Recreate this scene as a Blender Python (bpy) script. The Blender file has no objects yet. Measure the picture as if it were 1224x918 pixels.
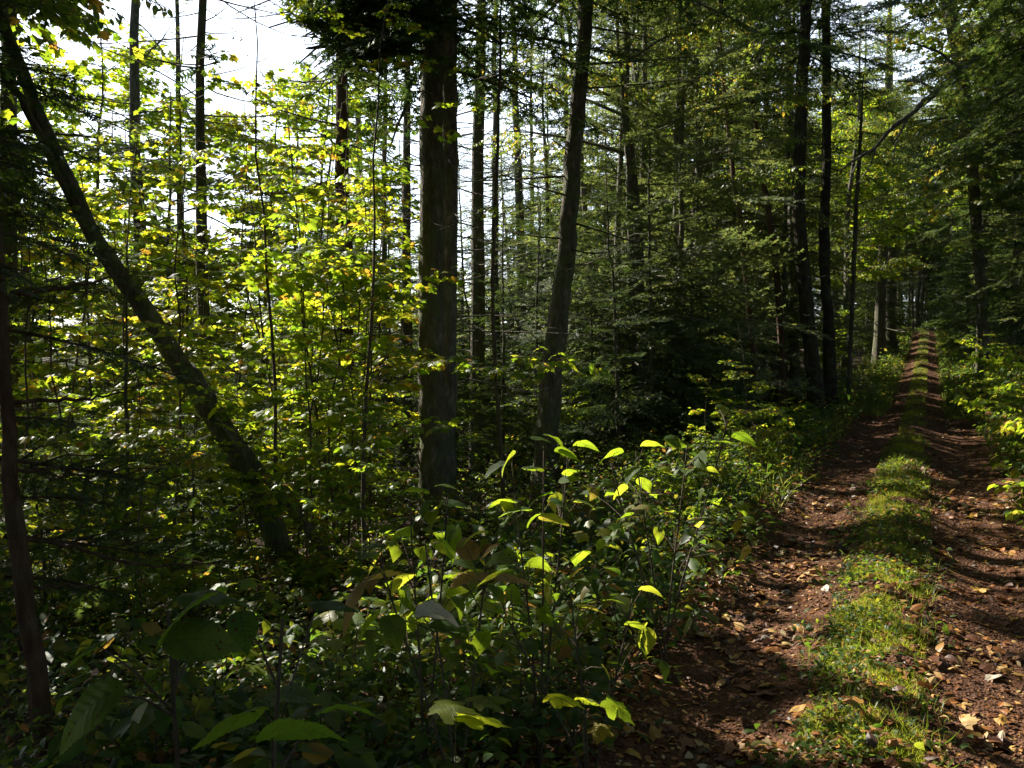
import bpy, math, random
import numpy as np
from mathutils import Vector, Matrix, noise as mnoise

# ------------------------------------------------------------------ camera, sky, sun, exposure
SC = bpy.context.scene
COL = SC.collection
PITCH = math.radians(-1.57)
CAM_Z = 1.6
F = 1060.0                                     # focal length in pixels of the 1224 wide photograph
cam = bpy.data.cameras.new('camera'); camo = bpy.data.objects.new('camera', cam); COL.objects.link(camo)
cam.sensor_width = 36; cam.lens = 36 * F / 1224; cam.clip_end = 2000; cam.clip_start = .02
camo.location = (0, 0, CAM_Z); camo.rotation_euler = (math.pi / 2 + PITCH, 0, 0)
SC.camera = camo

SUN_AZ, SUN_EL = math.radians(-46), math.radians(37)       # azimuth from +Y, negative = to the left
SUN = np.array([math.sin(SUN_AZ) * math.cos(SUN_EL), math.cos(SUN_AZ) * math.cos(SUN_EL), math.sin(SUN_EL)])
w = bpy.data.worlds.new('World'); SC.world = w; w.use_nodes = True
nt = w.node_tree; bg = nt.nodes['Background']
sky = nt.nodes.new('ShaderNodeTexSky'); sky.sky_type = 'NISHITA'; sky.sun_disc = False
sky.sun_elevation = SUN_EL; sky.sun_rotation = SUN_AZ; sky.air_density = 1.0; sky.dust_density = 1.0
# bright milky haze low in the sky, strongest below the sun
tcw = nt.nodes.new('ShaderNodeTexCoord')
dp = nt.nodes.new('ShaderNodeVectorMath'); dp.operation = 'DOT_PRODUCT'; dp.inputs[1].default_value = (math.sin(SUN_AZ + .35), math.cos(SUN_AZ + .35), 0)
nt.links.new(tcw.outputs['Generated'], dp.inputs[0])
mrw = nt.nodes.new('ShaderNodeMapRange'); mrw.inputs[1].default_value = .0; mrw.inputs[2].default_value = .8; mrw.interpolation_type = 'SMOOTHSTEP'
nt.links.new(dp.outputs['Value'], mrw.inputs[0])
sxw = nt.nodes.new('ShaderNodeSeparateXYZ'); nt.links.new(tcw.outputs['Generated'], sxw.inputs[0])
mre = nt.nodes.new('ShaderNodeMapRange'); mre.inputs[1].default_value = .62; mre.inputs[2].default_value = .36; mre.interpolation_type = 'SMOOTHSTEP'
nt.links.new(sxw.outputs[2], mre.inputs[0])
mlw = nt.nodes.new('ShaderNodeMath'); mlw.operation = 'MULTIPLY'; nt.links.new(mrw.outputs[0], mlw.inputs[0]); nt.links.new(mre.outputs[0], mlw.inputs[1])
mxw = nt.nodes.new('ShaderNodeMix'); mxw.data_type = 'RGBA'; mxw.blend_type = 'ADD'; mxw.clamp_result = False
nt.links.new(mlw.outputs[0], mxw.inputs[0]); nt.links.new(sky.outputs[0], mxw.inputs[6]); mxw.inputs[7].default_value = (10, 10.8, 11.8, 1)
nt.links.new(mxw.outputs[2], bg.inputs[0]); bg.inputs[1].default_value = .05
sl = bpy.data.lights.new('sun', 'SUN'); sl.energy = 5.0; sl.angle = math.radians(.5); sl.color = (1, .93, .82)
so = bpy.data.objects.new('sun', sl); COL.objects.link(so)
so.rotation_euler = Vector(-SUN).to_track_quat('-Z', 'Y').to_euler(); so.location = (-20, 20, 20)
SC.view_settings.view_transform = 'Standard'; SC.view_settings.look = 'None'
SC.view_settings.exposure = 1.5; SC.view_settings.gamma = 1
SC.render.engine = 'CYCLES'
cy = SC.cycles
cy.max_bounces = 7; cy.diffuse_bounces = 3; cy.glossy_bounces = 2; cy.transmission_bounces = 4; cy.transparent_max_bounces = 4
cy.use_denoising = True; cy.caustics_reflective = False; cy.caustics_refractive = False
cy.sample_clamp_indirect = 4

rng = np.random.default_rng(7)
U = rng.uniform

# ------------------------------------------------------------------ terrain
HP_Y = [-30, 0, 3.5, 8, 16, 25, 35, 45, 60, 100, 400]
HP_Z = [-1., -.15, 0, .32, .56, 1.1, 2.05, 3.05, 2.9, 1.5, 4]
CA = math.radians(25.2); DIRP = (math.sin(CA), math.cos(CA))
def path_x(y): return -.25 + .47 * y
def su(x, y):
    """s = the y of the nearest point on the track, u = signed distance to the right of its middle"""
    u = (x - path_x(y)) * math.cos(CA)
    return y + u * math.sin(CA) * 1.0, u
def base_h(x, y):
    x = np.asarray(x, float); y = np.asarray(y, float)
    s, u = su(x, y)
    h = np.interp(s, HP_Y, HP_Z)
    l = np.clip(-u - 1.1, 0, None)
    h = h - .13 * np.minimum(l, 14) - .12 * np.clip(l - 14, 0, 16) + .06 * np.clip(l - 60, 0, 90)
    r = np.clip(u - 1.1, 0, None)
    h = h + .16 * np.minimum(r, 6) + .04 * np.clip(r - 6, 0, 40)
    return h
def ground_h(x, y):
    x = np.asarray(x, float); y = np.asarray(y, float)
    h = base_h(x, y)
    s, u = su(x, y)
    off = np.clip((abs(u) - 1.0) / 1.2, 0, 1)
    b = .07 * np.sin(x * 1.3 + 1.1 * np.sin(y * .9)) * np.cos(y * 1.1 + x * .4) + .05 * np.sin(x * 2.9 + 2) * np.sin(y * 3.3 + 1)
    b = b + .12 * np.sin(x * .5 + 3) * np.sin(y * .43 + 1)
    return h + b * off
_T = np.random.default_rng(12).random((256, 256))
def vnoise(x, y):
    xi, yi = np.floor(x).astype(int), np.floor(y).astype(int); fx, fy = x - xi, y - yi
    fx, fy = fx * fx * (3 - 2 * fx), fy * fy * (3 - 2 * fy); g = lambda i, j: _T[i % 256, j % 256]
    return (g(xi, yi) * (1 - fx) + g(xi + 1, yi) * fx) * (1 - fy) + (g(xi, yi + 1) * (1 - fx) + g(xi + 1, yi + 1) * fx) * fy
def track_h(x, y):
    x = np.asarray(x, float); y = np.asarray(y, float)
    s, u = su(x, y)
    prof = .085 * np.exp(-(u / .26) ** 2) - .045 * np.exp(-((abs(u) - .66) / .25) ** 2)
    b = .030 * (vnoise(x * 1.1, y * 1.1) - .5) + .022 * (vnoise(x * 3.1 + 7, y * 3.1) - .5) + .014 * (vnoise(x * 8.3, y * 8.3 + 3) - .5)
    return ground_h(x, y) + prof + b
def gz(x, y):
    s, u = su(x, y)
    return float(track_h(x, y)) if abs(u) < 1.1 else float(ground_h(x, y))

def P(px, py, Y):
    """the point at depth Y seen at photograph pixel (px, py)"""
    d = np.array([(px - 612) / F, 1.0, -(py - 459) / F])
    c, s = math.cos(PITCH), math.sin(PITCH)
    d = np.array([d[0], d[1] * c - d[2] * s, d[1] * s + d[2] * c])
    d = d * (Y / d[1])
    return np.array([d[0], d[1], d[2] + CAM_Z])

# ------------------------------------------------------------------ mesh tools: (verts, tris)
def cat(parts):
    vs, fs, n = [], [], 0
    for v, f in parts:
        vs.append(v); fs.append(f + n); n += len(v)
    if not vs: return np.zeros((0, 3)), np.zeros((0, 3), int)
    return np.concatenate(vs), np.concatenate(fs)
def stamp(T, pos, R, s):
    tv, tf = T
    pos = np.asarray(pos, float); m = len(pos)
    s = np.broadcast_to(np.asarray(s, float), (m,))
    v = np.einsum('mij,nj->mni', R, tv) * s[:, None, None] + pos[:, None, :]
    f = tf[None] + (np.arange(m) * len(tv))[:, None, None]
    return v.reshape(-1, 3), f.reshape(-1, 3)
def norm(a): return a / np.maximum(np.linalg.norm(a, axis=-1, keepdims=True), 1e-9)
def frames(d, n):
    """matrices with columns x, y=d, z~n"""
    d = norm(np.asarray(d, float)); n = np.asarray(n, float)
    x = norm(np.cross(d, n)); z = np.cross(x, d)
    return np.stack([x, d, z], axis=-1)
def tube(pts, rad, sides=6, cap=True, wob=0, seed=0):
    pts = np.asarray(pts, float); n = len(pts)
    rad = np.broadcast_to(np.asarray(rad, float), (n,))
    d = norm(np.gradient(pts, axis=0))
    ref = np.array([1., 0, 0]) if abs(d[0][0]) < .8 else np.array([0, 1., 0])
    R = frames(d, np.broadcast_to(ref, d.shape))
    a = np.arange(sides) * 2 * math.pi / sides
    rr = rad[:, None] * np.ones(sides)[None]
    if wob:
        k = np.random.default_rng(seed)
        L = np.cumsum(np.linalg.norm(np.diff(pts, axis=0, prepend=pts[:1]), axis=1))[:, None]
        for q in range(5):
            m = k.integers(1, 6); fz = k.uniform(.5, 9); ph = k.uniform(0, 6.3, 2)
            rr = rr * (1 + wob * np.sin(m * a[None] + ph[0] + 1.2 * np.sin(L * fz * .7)) * np.sin(L * fz + ph[1]))
    c = np.cos(a)[None] * rr; s = np.sin(a)[None] * rr
    v = pts[:, None] + R[:, :, 0][:, None] * c[..., None] + R[:, :, 2][:, None] * s[..., None]
    v = v.reshape(-1, 3)
    i = np.arange(n - 1)[:, None] * sides; j = np.arange(sides)[None]; j2 = (j + 1) % sides
    A, B, C_, D = (i + j).ravel(), (i + j2).ravel(), (i + sides + j2).ravel(), (i + sides + j).ravel()
    f = np.concatenate([np.stack([A, B, C_], 1), np.stack([A, C_, D], 1)])
    if cap and sides > 3:
        v = np.concatenate([v, pts[-1:]]); t = len(v) - 1; o = (n - 1) * sides
        jj = np.arange(sides); f = np.concatenate([f, np.stack([o + jj, o + (jj + 1) % sides, np.full(sides, t)], 1)])
    return v, f
def mesh(name, vf, mat, smooth=False, lf=None):
    v, f = vf
    me = bpy.data.meshes.new(name)
    me.vertices.add(len(v)); me.vertices.foreach_set('co', np.ascontiguousarray(v, dtype=np.float32).ravel())
    nf = len(f)
    me.loops.add(nf * 3); me.loops.foreach_set('vertex_index', np.ascontiguousarray(f, dtype=np.int32).ravel())
    me.polygons.add(nf); me.polygons.foreach_set('loop_start', np.arange(0, nf * 3, 3, dtype=np.int32))
    me.polygons.foreach_set('loop_total', np.full(nf, 3, dtype=np.int32))
    me.polygons.foreach_set('use_smooth', np.full(nf, bool(smooth)))
    me.update(); me.validate()
    if lf is not None and len(me.vertices) == len(lf):
        at = me.attributes.new('lf', 'FLOAT_VECTOR', 'POINT'); at.data.foreach_set('vector', np.ascontiguousarray(lf, dtype=np.float32).ravel())
    me.materials.append(mat)
    return me
def leaf_xy(T, m=1):
    v = np.stack([T[0][:, 0], T[0][:, 1], np.ones(len(T[0]))], 1)
    return np.tile(v, (m, 1))
def link(name, me, parent=None, label=None, cat_=None, group=None, kind=None, loc=None):
    o = bpy.data.objects.new(name, me); COL.objects.link(o)
    if parent is not None: o.parent = parent
    if loc is not None: o.location = loc
    if label: o['label'] = label
    if cat_: o['category'] = cat_
    if group: o['group'] = group
    if kind: o['kind'] = kind
    return o
def thing(name, loc, label, cat_, group=None, rz=0, sc=1, tilt=(0, 0)):
    o = link(name, None, None, label, cat_, group)
    o.location = loc; o.rotation_euler = (tilt[0], tilt[1], rz); o.scale = (sc,) * 3 if np.isscalar(sc) else sc
    return o
def place(proto, name, loc, label, cat_, group=None, rz=0, sc=1, tilt=(0, 0)):
    t = thing(name, loc, label, cat_, group, rz, sc, tilt)
    for pn, me in proto: link(pn, me, t)
    return t

# ------------------------------------------------------------------ materials
def newmat(name):
    m = bpy.data.materials.new(name); m.use_nodes = True
    n = m.node_tree; n.nodes.clear()
    return m, n, n.nodes.new('ShaderNodeOutputMaterial')
def N(n, t, **k):
    x = n.nodes.new(t)
    for a, b in k.items(): setattr(x, a, b)
    return x
def ramp(n, stops, interp='LINEAR'):
    r = n.nodes.new('ShaderNodeValToRGB'); r.color_ramp.interpolation = interp
    e = r.color_ramp.elements
    while len(e) < len(stops): e.new(.5)
    for i, (p, c) in enumerate(stops): e[i].position = p; e[i].color = (*c, 1)
    return r
def leafmat(name, stops, tstops, trans=.5, rough=.45, spec=.4, blotch=0, veins=False):
    """leaf: each leaf (mesh island) takes its own colour; thin tissue lets light through"""
    m, n, out = newmat(name)
    g = N(n, 'ShaderNodeNewGeometry')
    oi = N(n, 'ShaderNodeObjectInfo')
    ad = N(n, 'ShaderNodeMath', operation='MULTIPLY_ADD'); ad.inputs[1].default_value = .22; n.links.new(oi.outputs['Random'], ad.inputs[0]); n.links.new(g.outputs['Random Per Island'], ad.inputs[2])
    ad2 = N(n, 'ShaderNodeMath', operation='SUBTRACT'); n.links.new(ad.outputs[0], ad2.inputs[0]); ad2.inputs[1].default_value = .11
    fac = ad2.outputs[0]
    if blotch:
        tc = N(n, 'ShaderNodeTexCoord'); no = N(n, 'ShaderNodeTexNoise'); no.inputs['Scale'].default_value = blotch; no.inputs['Detail'].default_value = 5
        n.links.new(tc.outputs['Object'], no.inputs['Vector'])
        mr = N(n, 'ShaderNodeMapRange'); mr.inputs[1].default_value = .35; mr.inputs[2].default_value = .7; mr.inputs[3].default_value = -.12; mr.inputs[4].default_value = .14
        n.links.new(no.outputs[0], mr.inputs[0])
        a3 = N(n, 'ShaderNodeMath', operation='ADD'); n.links.new(fac, a3.inputs[0]); n.links.new(mr.outputs[0], a3.inputs[1]); fac = a3.outputs[0]
    r1 = ramp(n, stops); r2 = ramp(n, tstops); n.links.new(fac, r1.inputs[0]); n.links.new(fac, r2.inputs[0])
    pb = N(n, 'ShaderNodeBsdfPrincipled'); pb.inputs['Roughness'].default_value = rough; pb.inputs['Specular IOR Level'].default_value = spec
    n.links.new(r1.outputs[0], pb.inputs['Base Color'])
    c1, c2 = r1.outputs[0], r2.outputs[0]
    if veins:
        def mth(op, *a):
            x = N(n, 'ShaderNodeMath', operation=op)
            for i, q in enumerate(a):
                if isinstance(q, (int, float)): x.inputs[i].default_value = q
                else: n.links.new(q, x.inputs[i])
            return x.outputs[0]
        at = N(n, 'ShaderNodeAttribute', attribute_name='lf'); sp = N(n, 'ShaderNodeSeparateXYZ'); n.links.new(at.outputs['Vector'], sp.inputs[0])
        ax = mth('ABSOLUTE', sp.outputs[0])
        def sm(v, a, b):
            q = N(n, 'ShaderNodeMapRange', interpolation_type='SMOOTHSTEP'); q.inputs[1].default_value = a; q.inputs[2].default_value = b; q.inputs[3].default_value = 1; q.inputs[4].default_value = 0
            n.links.new(v, q.inputs[0]); return q.outputs[0]
        mid = sm(ax, .005, .018)
        side = sm(mth('PINGPONG', mth('SUBTRACT', sp.outputs[1], mth('MULTIPLY', ax, .75)), .052), .002, .012)
        fine = sm(mth('PINGPONG', mth('ADD', sp.outputs[1], mth('MULTIPLY', sp.outputs[0], 1.7)), .013), .0, .006)
        msk = mth('MULTIPLY', mth('MAXIMUM', mth('MAXIMUM', mid, mth('MULTIPLY', side, .75)), mth('MULTIPLY', fine, .22)), sp.outputs[2])
        tc = N(n, 'ShaderNodeTexCoord'); wv = N(n, 'ShaderNodeTexNoise'); wv.inputs['Scale'].default_value = 85; wv.inputs['Detail'].default_value = 3
        n.links.new(tc.outputs['Object'], wv.inputs['Vector'])
        spot = sm(wv.outputs[0], .30, .36)                       # brown insect spots
        def mixc(fac, a, b, mul=False):
            q = N(n, 'ShaderNodeMix', data_type='RGBA', blend_type='MULTIPLY' if mul else 'MIX'); n.links.new(fac, q.inputs[0]); n.links.new(a, q.inputs[6]); q.inputs[7].default_value = (*b, 1); return q.outputs[2]
        c1 = mixc(spot, mixc(msk, c1, (1.5, 1.45, 1.3), True), (.10, .05, .02)); c2 = mixc(spot, mixc(msk, c2, (.45, .5, .5), True), (.14, .05, .01))
        hgt = mth('ADD', mth('MULTIPLY', msk, -.6), mth('MULTIPLY', wv.outputs[0], .6))
        bp = N(n, 'ShaderNodeBump'); bp.inputs['Strength'].default_value = .5; bp.inputs['Distance'].default_value = .004
        n.links.new(hgt, bp.inputs['Height']); n.links.new(bp.outputs[0], pb.inputs['Normal'])
        n.links.new(c1, pb.inputs['Base Color'])
    tr = N(n, 'ShaderNodeBsdfTranslucent'); n.links.new(c2, tr.inputs['Color'])
    mx = N(n, 'ShaderNodeMixShader'); mx.inputs[0].default_value = trans
    n.links.new(pb.outputs[0], mx.inputs[1]); n.links.new(tr.outputs[0], mx.inputs[2]); n.links.new(mx.outputs[0], out.inputs[0])
    return m
def barkmat(name, c1, c2, c3, scale=14, bump=.6, moss=0.):
    m, n, out = newmat(name)
    tc = N(n, 'ShaderNodeTexCoord'); mp = N(n, 'ShaderNodeMapping'); mp.inputs['Scale'].default_value = (1, 1, .35)
    n.links.new(tc.outputs['Object'], mp.inputs[0])
    n1 = N(n, 'ShaderNodeTexNoise'); n1.inputs['Scale'].default_value = scale; n1.inputs['Detail'].default_value = 8; n1.inputs['Roughness'].default_value = .7
    n2 = N(n, 'ShaderNodeTexVoronoi'); n2.inputs['Scale'].default_value = scale * 2.2; n2.feature = 'DISTANCE_TO_EDGE'
    n.links.new(mp.outputs[0], n1.inputs['Vector']); n.links.new(mp.outputs[0], n2.inputs['Vector'])
    r = ramp(n, [(.3, c1), (.52, c2), (.72, c3)]); n.links.new(n1.outputs[0], r.inputs[0])
    n3 = N(n, 'ShaderNodeTexNoise'); n3.inputs['Scale'].default_value = 6.5; n3.inputs['Detail'].default_value = 6; n.links.new(tc.outputs['Object'], n3.inputs['Vector'])
    mr = N(n, 'ShaderNodeMapRange'); mr.inputs[1].default_value = .47; mr.inputs[2].default_value = .6; mr.inputs[4].default_value = moss; n.links.new(n3.outputs[0], mr.inputs[0])
    mc = N(n, 'ShaderNodeMix', data_type='RGBA'); n.links.new(mr.outputs[0], mc.inputs[0]); n.links.new(r.outputs[0], mc.inputs[6]); mc.inputs[7].default_value = (.10, .13, .05, 1)
    pb = N(n, 'ShaderNodeBsdfPrincipled'); pb.inputs['Roughness'].default_value = .9; pb.inputs['Specular IOR Level'].default_value = .2
    n.links.new(mc.outputs[2], pb.inputs['Base Color'])
    h = N(n, 'ShaderNodeMath', operation='MULTIPLY_ADD'); n.links.new(n1.outputs[0], h.inputs[0]); h.inputs[1].default_value = 1.2; n.links.new(n2.outputs[0], h.inputs[2])
    bp = N(n, 'ShaderNodeBump'); bp.inputs['Strength'].default_value = bump; bp.inputs['Distance'].default_value = .03
    n.links.new(h.outputs[0], bp.inputs['Height']); n.links.new(bp.outputs[0], pb.inputs['Normal'])
    n.links.new(pb.outputs[0], out.inputs[0])
    return m
M = {}
M['bark_dark'] = barkmat('bark_dark', (.05, .042, .032), (.135, .115, .085), (.28, .25, .19), 16, 1.0, .75)
M['bark_black'] = barkmat('bark_black', (.022, .017, .012), (.05, .04, .03), (.10, .085, .065), 16, 1.0, .3)
M['bark_grey'] = barkmat('bark_grey', (.06, .052, .042), (.15, .13, .11), (.34, .32, .27), 18, 1.0, .6)
M['bark_red'] = barkmat('bark_red', (.04, .022, .014), (.10, .055, .035), (.17, .10, .07), 20, .6, .2)
M['twig'] = barkmat('twig', (.05, .035, .025), (.10, .075, .055), (.17, .14, .11), 25, .3, .2)
G = dict
M['maple_fine'] = leafmat('near_maple_leaf', [(0, (.08, .14, .02)), (.6, (.15, .18, .02)), (1, (.26, .2, .03))], [(0, (.36, .54, .03)), (.5, (.62, .7, .03)), (1, (.8, .72, .04))], .58, .5, .25, blotch=22, veins=True)
M['maple'] = leafmat('maple_leaf', [(0, (.05, .10, .02)), (.55, (.08, .14, .02)), (.86, (.15, .18, .02)), (.98, (.22, .21, .03)), (1, (.28, .15, .03))],
                     [(0, (.26, .44, .02)), (.45, (.46, .62, .03)), (.8, (.7, .76, .03)), (.97, (.8, .72, .05)), (1, (.75, .42, .05))], .55, .45, .35)
M['maple_yellow'] = leafmat('yellowing_maple_leaf', [(0, (.09, .14, .02)), (.5, (.17, .19, .02)), (.85, (.3, .25, .02)), (1, (.3, .14, .03))],
                     [(0, (.36, .5, .03)), (.5, (.66, .7, .03)), (.85, (.88, .76, .04)), (1, (.8, .4, .06))], .58, .45, .35)
M['birch'] = leafmat('birch_leaf', [(0, (.04, .08, .02)), (.6, (.08, .13, .025)), (.9, (.16, .17, .03)), (1, (.25, .17, .03))],
                     [(0, (.16, .28, .03)), (.6, (.34, .46, .05)), (.9, (.6, .6, .06)), (1, (.7, .5, .05))], .45, .38, .5)
M['fir'] = leafmat('fir_needle', [(0, (.025, .05, .02)), (.5, (.045, .08, .028)), (1, (.075, .11, .036))],
                   [(0, (.06, .12, .02)), (.5, (.14, .22, .035)), (1, (.24, .3, .05))], .3, .6, .2)
M['fir_pale'] = leafmat('pale_fir_needle', [(0, (.07, .105, .045)), (.5, (.115, .155, .07)), (1, (.18, .2, .09))],
                   [(0, (.14, .2, .05)), (.5, (.3, .38, .08)), (1, (.45, .48, .1))], .38, .55, .3)
M['hobble'] = leafmat('viburnum_leaf', [(0, (.035, .08, .018)), (.6, (.06, .11, .02)), (.88, (.12, .14, .02)), (1, (.25, .13, .05))],
                      [(0, (.3, .48, .02)), (.6, (.5, .66, .03)), (.88, (.75, .72, .05)), (1, (.75, .55, .08))], .58, .5, .2, blotch=30, veins=True)
M['hobble_green'] = leafmat('viburnum_leaf_green', [(0, (.035, .08, .018)), (1, (.07, .12, .02))], [(0, (.2, .38, .02)), (1, (.34, .52, .03))], .5, .5, .2, blotch=25, veins=True)
M['herb'] = leafmat('herb_leaf', [(0, (.03, .065, .018)), (.6, (.05, .095, .02)), (.9, (.10, .12, .02)), (1, (.2, .08, .03))],
                    [(0, (.12, .24, .02)), (.6, (.24, .38, .03)), (.9, (.55, .58, .04)), (1, (.6, .3, .06))], .45, .48, .28)
M['brown'] = leafmat('withered_leaf', [(0, (.2, .10, .03)), (.5, (.34, .2, .07)), (1, (.3, .24, .06))],
                     [(0, (.4, .2, .05)), (.5, (.6, .42, .12)), (1, (.6, .55, .1))], .4, .5, .4, blotch=22, veins=True)
M['litter'] = leafmat('fallen_leaf', [(0, (.05, .025, .015)), (.35, (.15, .055, .02)), (.6, (.28, .11, .03)), (.8, (.42, .22, .05)), (.92, (.42, .30, .12)), (1, (.5, .42, .3))],
                      [(0, (.05, .02, .01)), (.5, (.25, .1, .03)), (1, (.5, .35, .1))], .15, .5, .4)
M['litter_yellow'] = leafmat('fallen_yellow_leaf', [(0, (.38, .18, .03)), (.5, (.5, .30, .05)), (1, (.55, .42, .08))],
                      [(0, (.4, .2, .04)), (1, (.6, .45, .06))], .2, .42, .5, blotch=40, veins=True)
M['litter_pale'] = leafmat('fallen_pale_leaf', [(0, (.40, .34, .26)), (1, (.62, .58, .5))], [(0, (.3, .25, .2)), (1, (.4, .4, .3))], .1, .4, .5, veins=True)
M['grass'] = leafmat('grass_blade', [(0, (.05, .09, .015)), (.6, (.09, .14, .02)), (1, (.2, .19, .05))],
                     [(0, (.2, .32, .03)), (.6, (.38, .5, .04)), (1, (.5, .5, .1))], .4, .45, .4)
M['moss'] = leafmat('moss_shoot', [(0, (.08, .12, .014)), (.6, (.15, .19, .02)), (1, (.24, .25, .035))],
                     [(0, (.35, .46, .03)), (.6, (.6, .68, .04)), (1, (.75, .72, .06))], .5, .5, .3)

def soilmat(name, stops, sc=9, bump=.9, green=0):
    m, n, out = newmat(name)
    tc = N(n, 'ShaderNodeTexCoord')
    n1 = N(n, 'ShaderNodeTexNoise'); n1.inputs['Scale'].default_value = sc; n1.inputs['Detail'].default_value = 12; n1.inputs['Roughness'].default_value = .72
    n2 = N(n, 'ShaderNodeTexVoronoi'); n2.inputs['Scale'].default_value = 70; n2.inputs['Randomness'].default_value = 1
    n.links.new(tc.outputs['Object'], n1.inputs['Vector']); n.links.new(tc.outputs['Object'], n2.inputs['Vector'])
    r = ramp(n, stops)
    mx = N(n, 'ShaderNodeMix', data_type='RGBA'); mx.inputs[0].default_value = .35
    n.links.new(n1.outputs[0], r.inputs[0]); n.links.new(r.outputs[0], mx.inputs[6])
    r2 = ramp(n, [(0, stops[0][1]), (1, stops[-1][1])]); n.links.new(n2.outputs['Color'], r2.inputs[0]); n.links.new(r2.outputs[0], mx.inputs[7])
    pb = N(n, 'ShaderNodeBsdfPrincipled'); pb.inputs['Roughness'].default_value = .95; pb.inputs['Specular IOR Level'].default_value = .15
    n.links.new(mx.outputs[2], pb.inputs['Base Color'])
    n3 = N(n, 'ShaderNodeTexNoise'); n3.inputs['Scale'].default_value = 45; n3.inputs['Detail'].default_value = 8; n.links.new(tc.outputs['Object'], n3.inputs['Vector'])
    h = N(n, 'ShaderNodeMath', operation='MULTIPLY_ADD'); n.links.new(n2.outputs['Distance'], h.inputs[0]); h.inputs[1].default_value = .6; n.links.new(n3.outputs[0], h.inputs[2])
    bp = N(n, 'ShaderNodeBump'); bp.inputs['Strength'].default_value = bump; bp.inputs['Distance'].default_value = .03
    n.links.new(h.outputs[0], bp.inputs['Height']); n.links.new(bp.outputs[0], pb.inputs['Normal']); n.links.new(pb.outputs[0], out.inputs[0])
    return m
M['soil'] = soilmat('forest_soil', [(.3, (.018, .012, .008)), (.5, (.04, .024, .014)), (.7, (.075, .045, .026))])
M['track'] = soilmat('track_soil', [(.3, (.03, .014, .008)), (.5, (.095, .042, .021)), (.72, (.24, .125, .07))], 7)
M['stone'] = soilmat('stone', [(.3, (.10, .09, .08)), (.6, (.2, .18, .16))], 12, .5)

# ------------------------------------------------------------------ ground and track
def sheet(xs, ys, hf):
    X, Y = np.meshgrid(xs, ys); Z = hf(X, Y)
    v = np.stack([X, Y, Z], -1).reshape(-1, 3); nx, ny = len(xs), len(ys)
    i = (np.arange(ny - 1)[:, None] * nx + np.arange(nx - 1)[None]).ravel()
    return v, np.concatenate([np.stack([i, i + 1, i + nx + 1], 1), np.stack([i, i + nx + 1, i + nx], 1)])
def spaced(a, b, fine0, fine1, df, k=1.12):
    mid = list(np.arange(fine0, fine1, df)); lo, hi = [], []
    s, x = df, fine0
    while x > a: s *= k; x -= s; lo.append(x)
    s, x = df, mid[-1]
    while x < b: s *= k; x += s; hi.append(x)
    return np.array(lo[::-1] + mid + hi)
def gh2(X, Y):
    s, u = su(X, Y)
    return ground_h(X, Y) - .16 * np.clip((1.45 - abs(u)) / .35, 0, 1)
xs = spaced(-600, 600, -8, 12, .14); ys = spaced(-60, 900, -1, 22, .14)
link('ground', mesh('ground', sheet(xs, ys, gh2), M['soil'], True), kind='structure')
ss = np.concatenate([np.arange(-4, 14, .05), np.arange(14, 30, .1), np.arange(30, 70, .3)])
uu = np.concatenate([[-1.45, -1.32], np.arange(-1.2, 1.21, .06), [1.32, 1.45]])
Uu, Ss = np.meshgrid(uu, ss)
Yt = Ss - Uu * math.sin(CA); Xt = path_x(Yt) + Uu / math.cos(CA)
Zt = track_h(Xt, Yt) - .2 * np.clip((abs(Uu) - 1.12) / .3, 0, 1) + .004
nx, ny = len(uu), len(ss)
ii = (np.arange(ny - 1)[:, None] * nx + np.arange(nx - 1)[None]).ravel()
link('path', mesh('path', (np.stack([Xt, Yt, Zt], -1).reshape(-1, 3), np.concatenate([np.stack([ii, ii + 1, ii + nx + 1], 1), np.stack([ii, ii + nx + 1, ii + nx], 1)])), M['track'], True), kind='structure')

# ------------------------------------------------------------------ leaf shapes, stem end at the origin, length 1 along +y, +z up
def polar_leaf(out, rings=1, fold=.22, droop=.2, serr=0, seed=0, crumple=0):
    k = np.random.default_rng(seed)
    out = np.array(out, float)
    if serr:
        o2 = []
        for i in range(len(out)):
            a, b = out[i], out[(i + 1) % len(out)]
            L = np.linalg.norm(b - a); m = max(1, int(L / serr))
            for q in range(m):
                t = q / m; p = a * (1 - t) + b * t
                o2.append(p)
                if m > 1:
                    nn = np.array([b[1] - a[1], a[0] - b[0]]) / max(L, 1e-6)
                    o2.append(a * (1 - (q + .5) / m) + b * ((q + .5) / m) + nn * serr * .22)
        out = np.array(o2)
    c = np.array([0, .33]); n = len(out)
    V = [np.array([[0, .33]])]
    for r in range(1, rings + 1): V.append(c + (out - c) * r / rings)
    v = np.concatenate(V)
    x, y = v[:, 0], v[:, 1]
    z = fold * np.abs(x) - droop * (y - .1) ** 2 - .25 * droop * x ** 2
    if crumple:
        z = z + crumple * (np.sin(x * 9 + seed) * np.cos(y * 8 + seed * 2)) 
    v = np.stack([x, y, z], 1)
    j = np.arange(n); f = [np.stack([np.zeros(n, int), 1 + j, 1 + (j + 1) % n], 1)]
    for r in range(1, rings):
        a = 1 + (r - 1) * n; b = a + n; j2 = (j + 1) % n
        f += [np.stack([a + j, b + j, b + j2], 1), np.stack([a + j, b + j2, a + j2], 1)]
    return v, np.concatenate(f)
half = [(0, 0), (.16, -.06), (.40, -.02), (.34, .14), (.56, .36), (.52, .5), (.33, .48), (.27, .56), (.22, .76), (.10, .8)]
MAPLE_O = half + [(0, 1)] + [(-x, y) for x, y in half[:0:-1]]
MAPLE = polar_leaf(MAPLE_O, 1, -.25, .25)
MAPLE_FINE = [polar_leaf(MAPLE_O, 3, -.22, .3, .09, s, .035) for s in (1, 2)]
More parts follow.
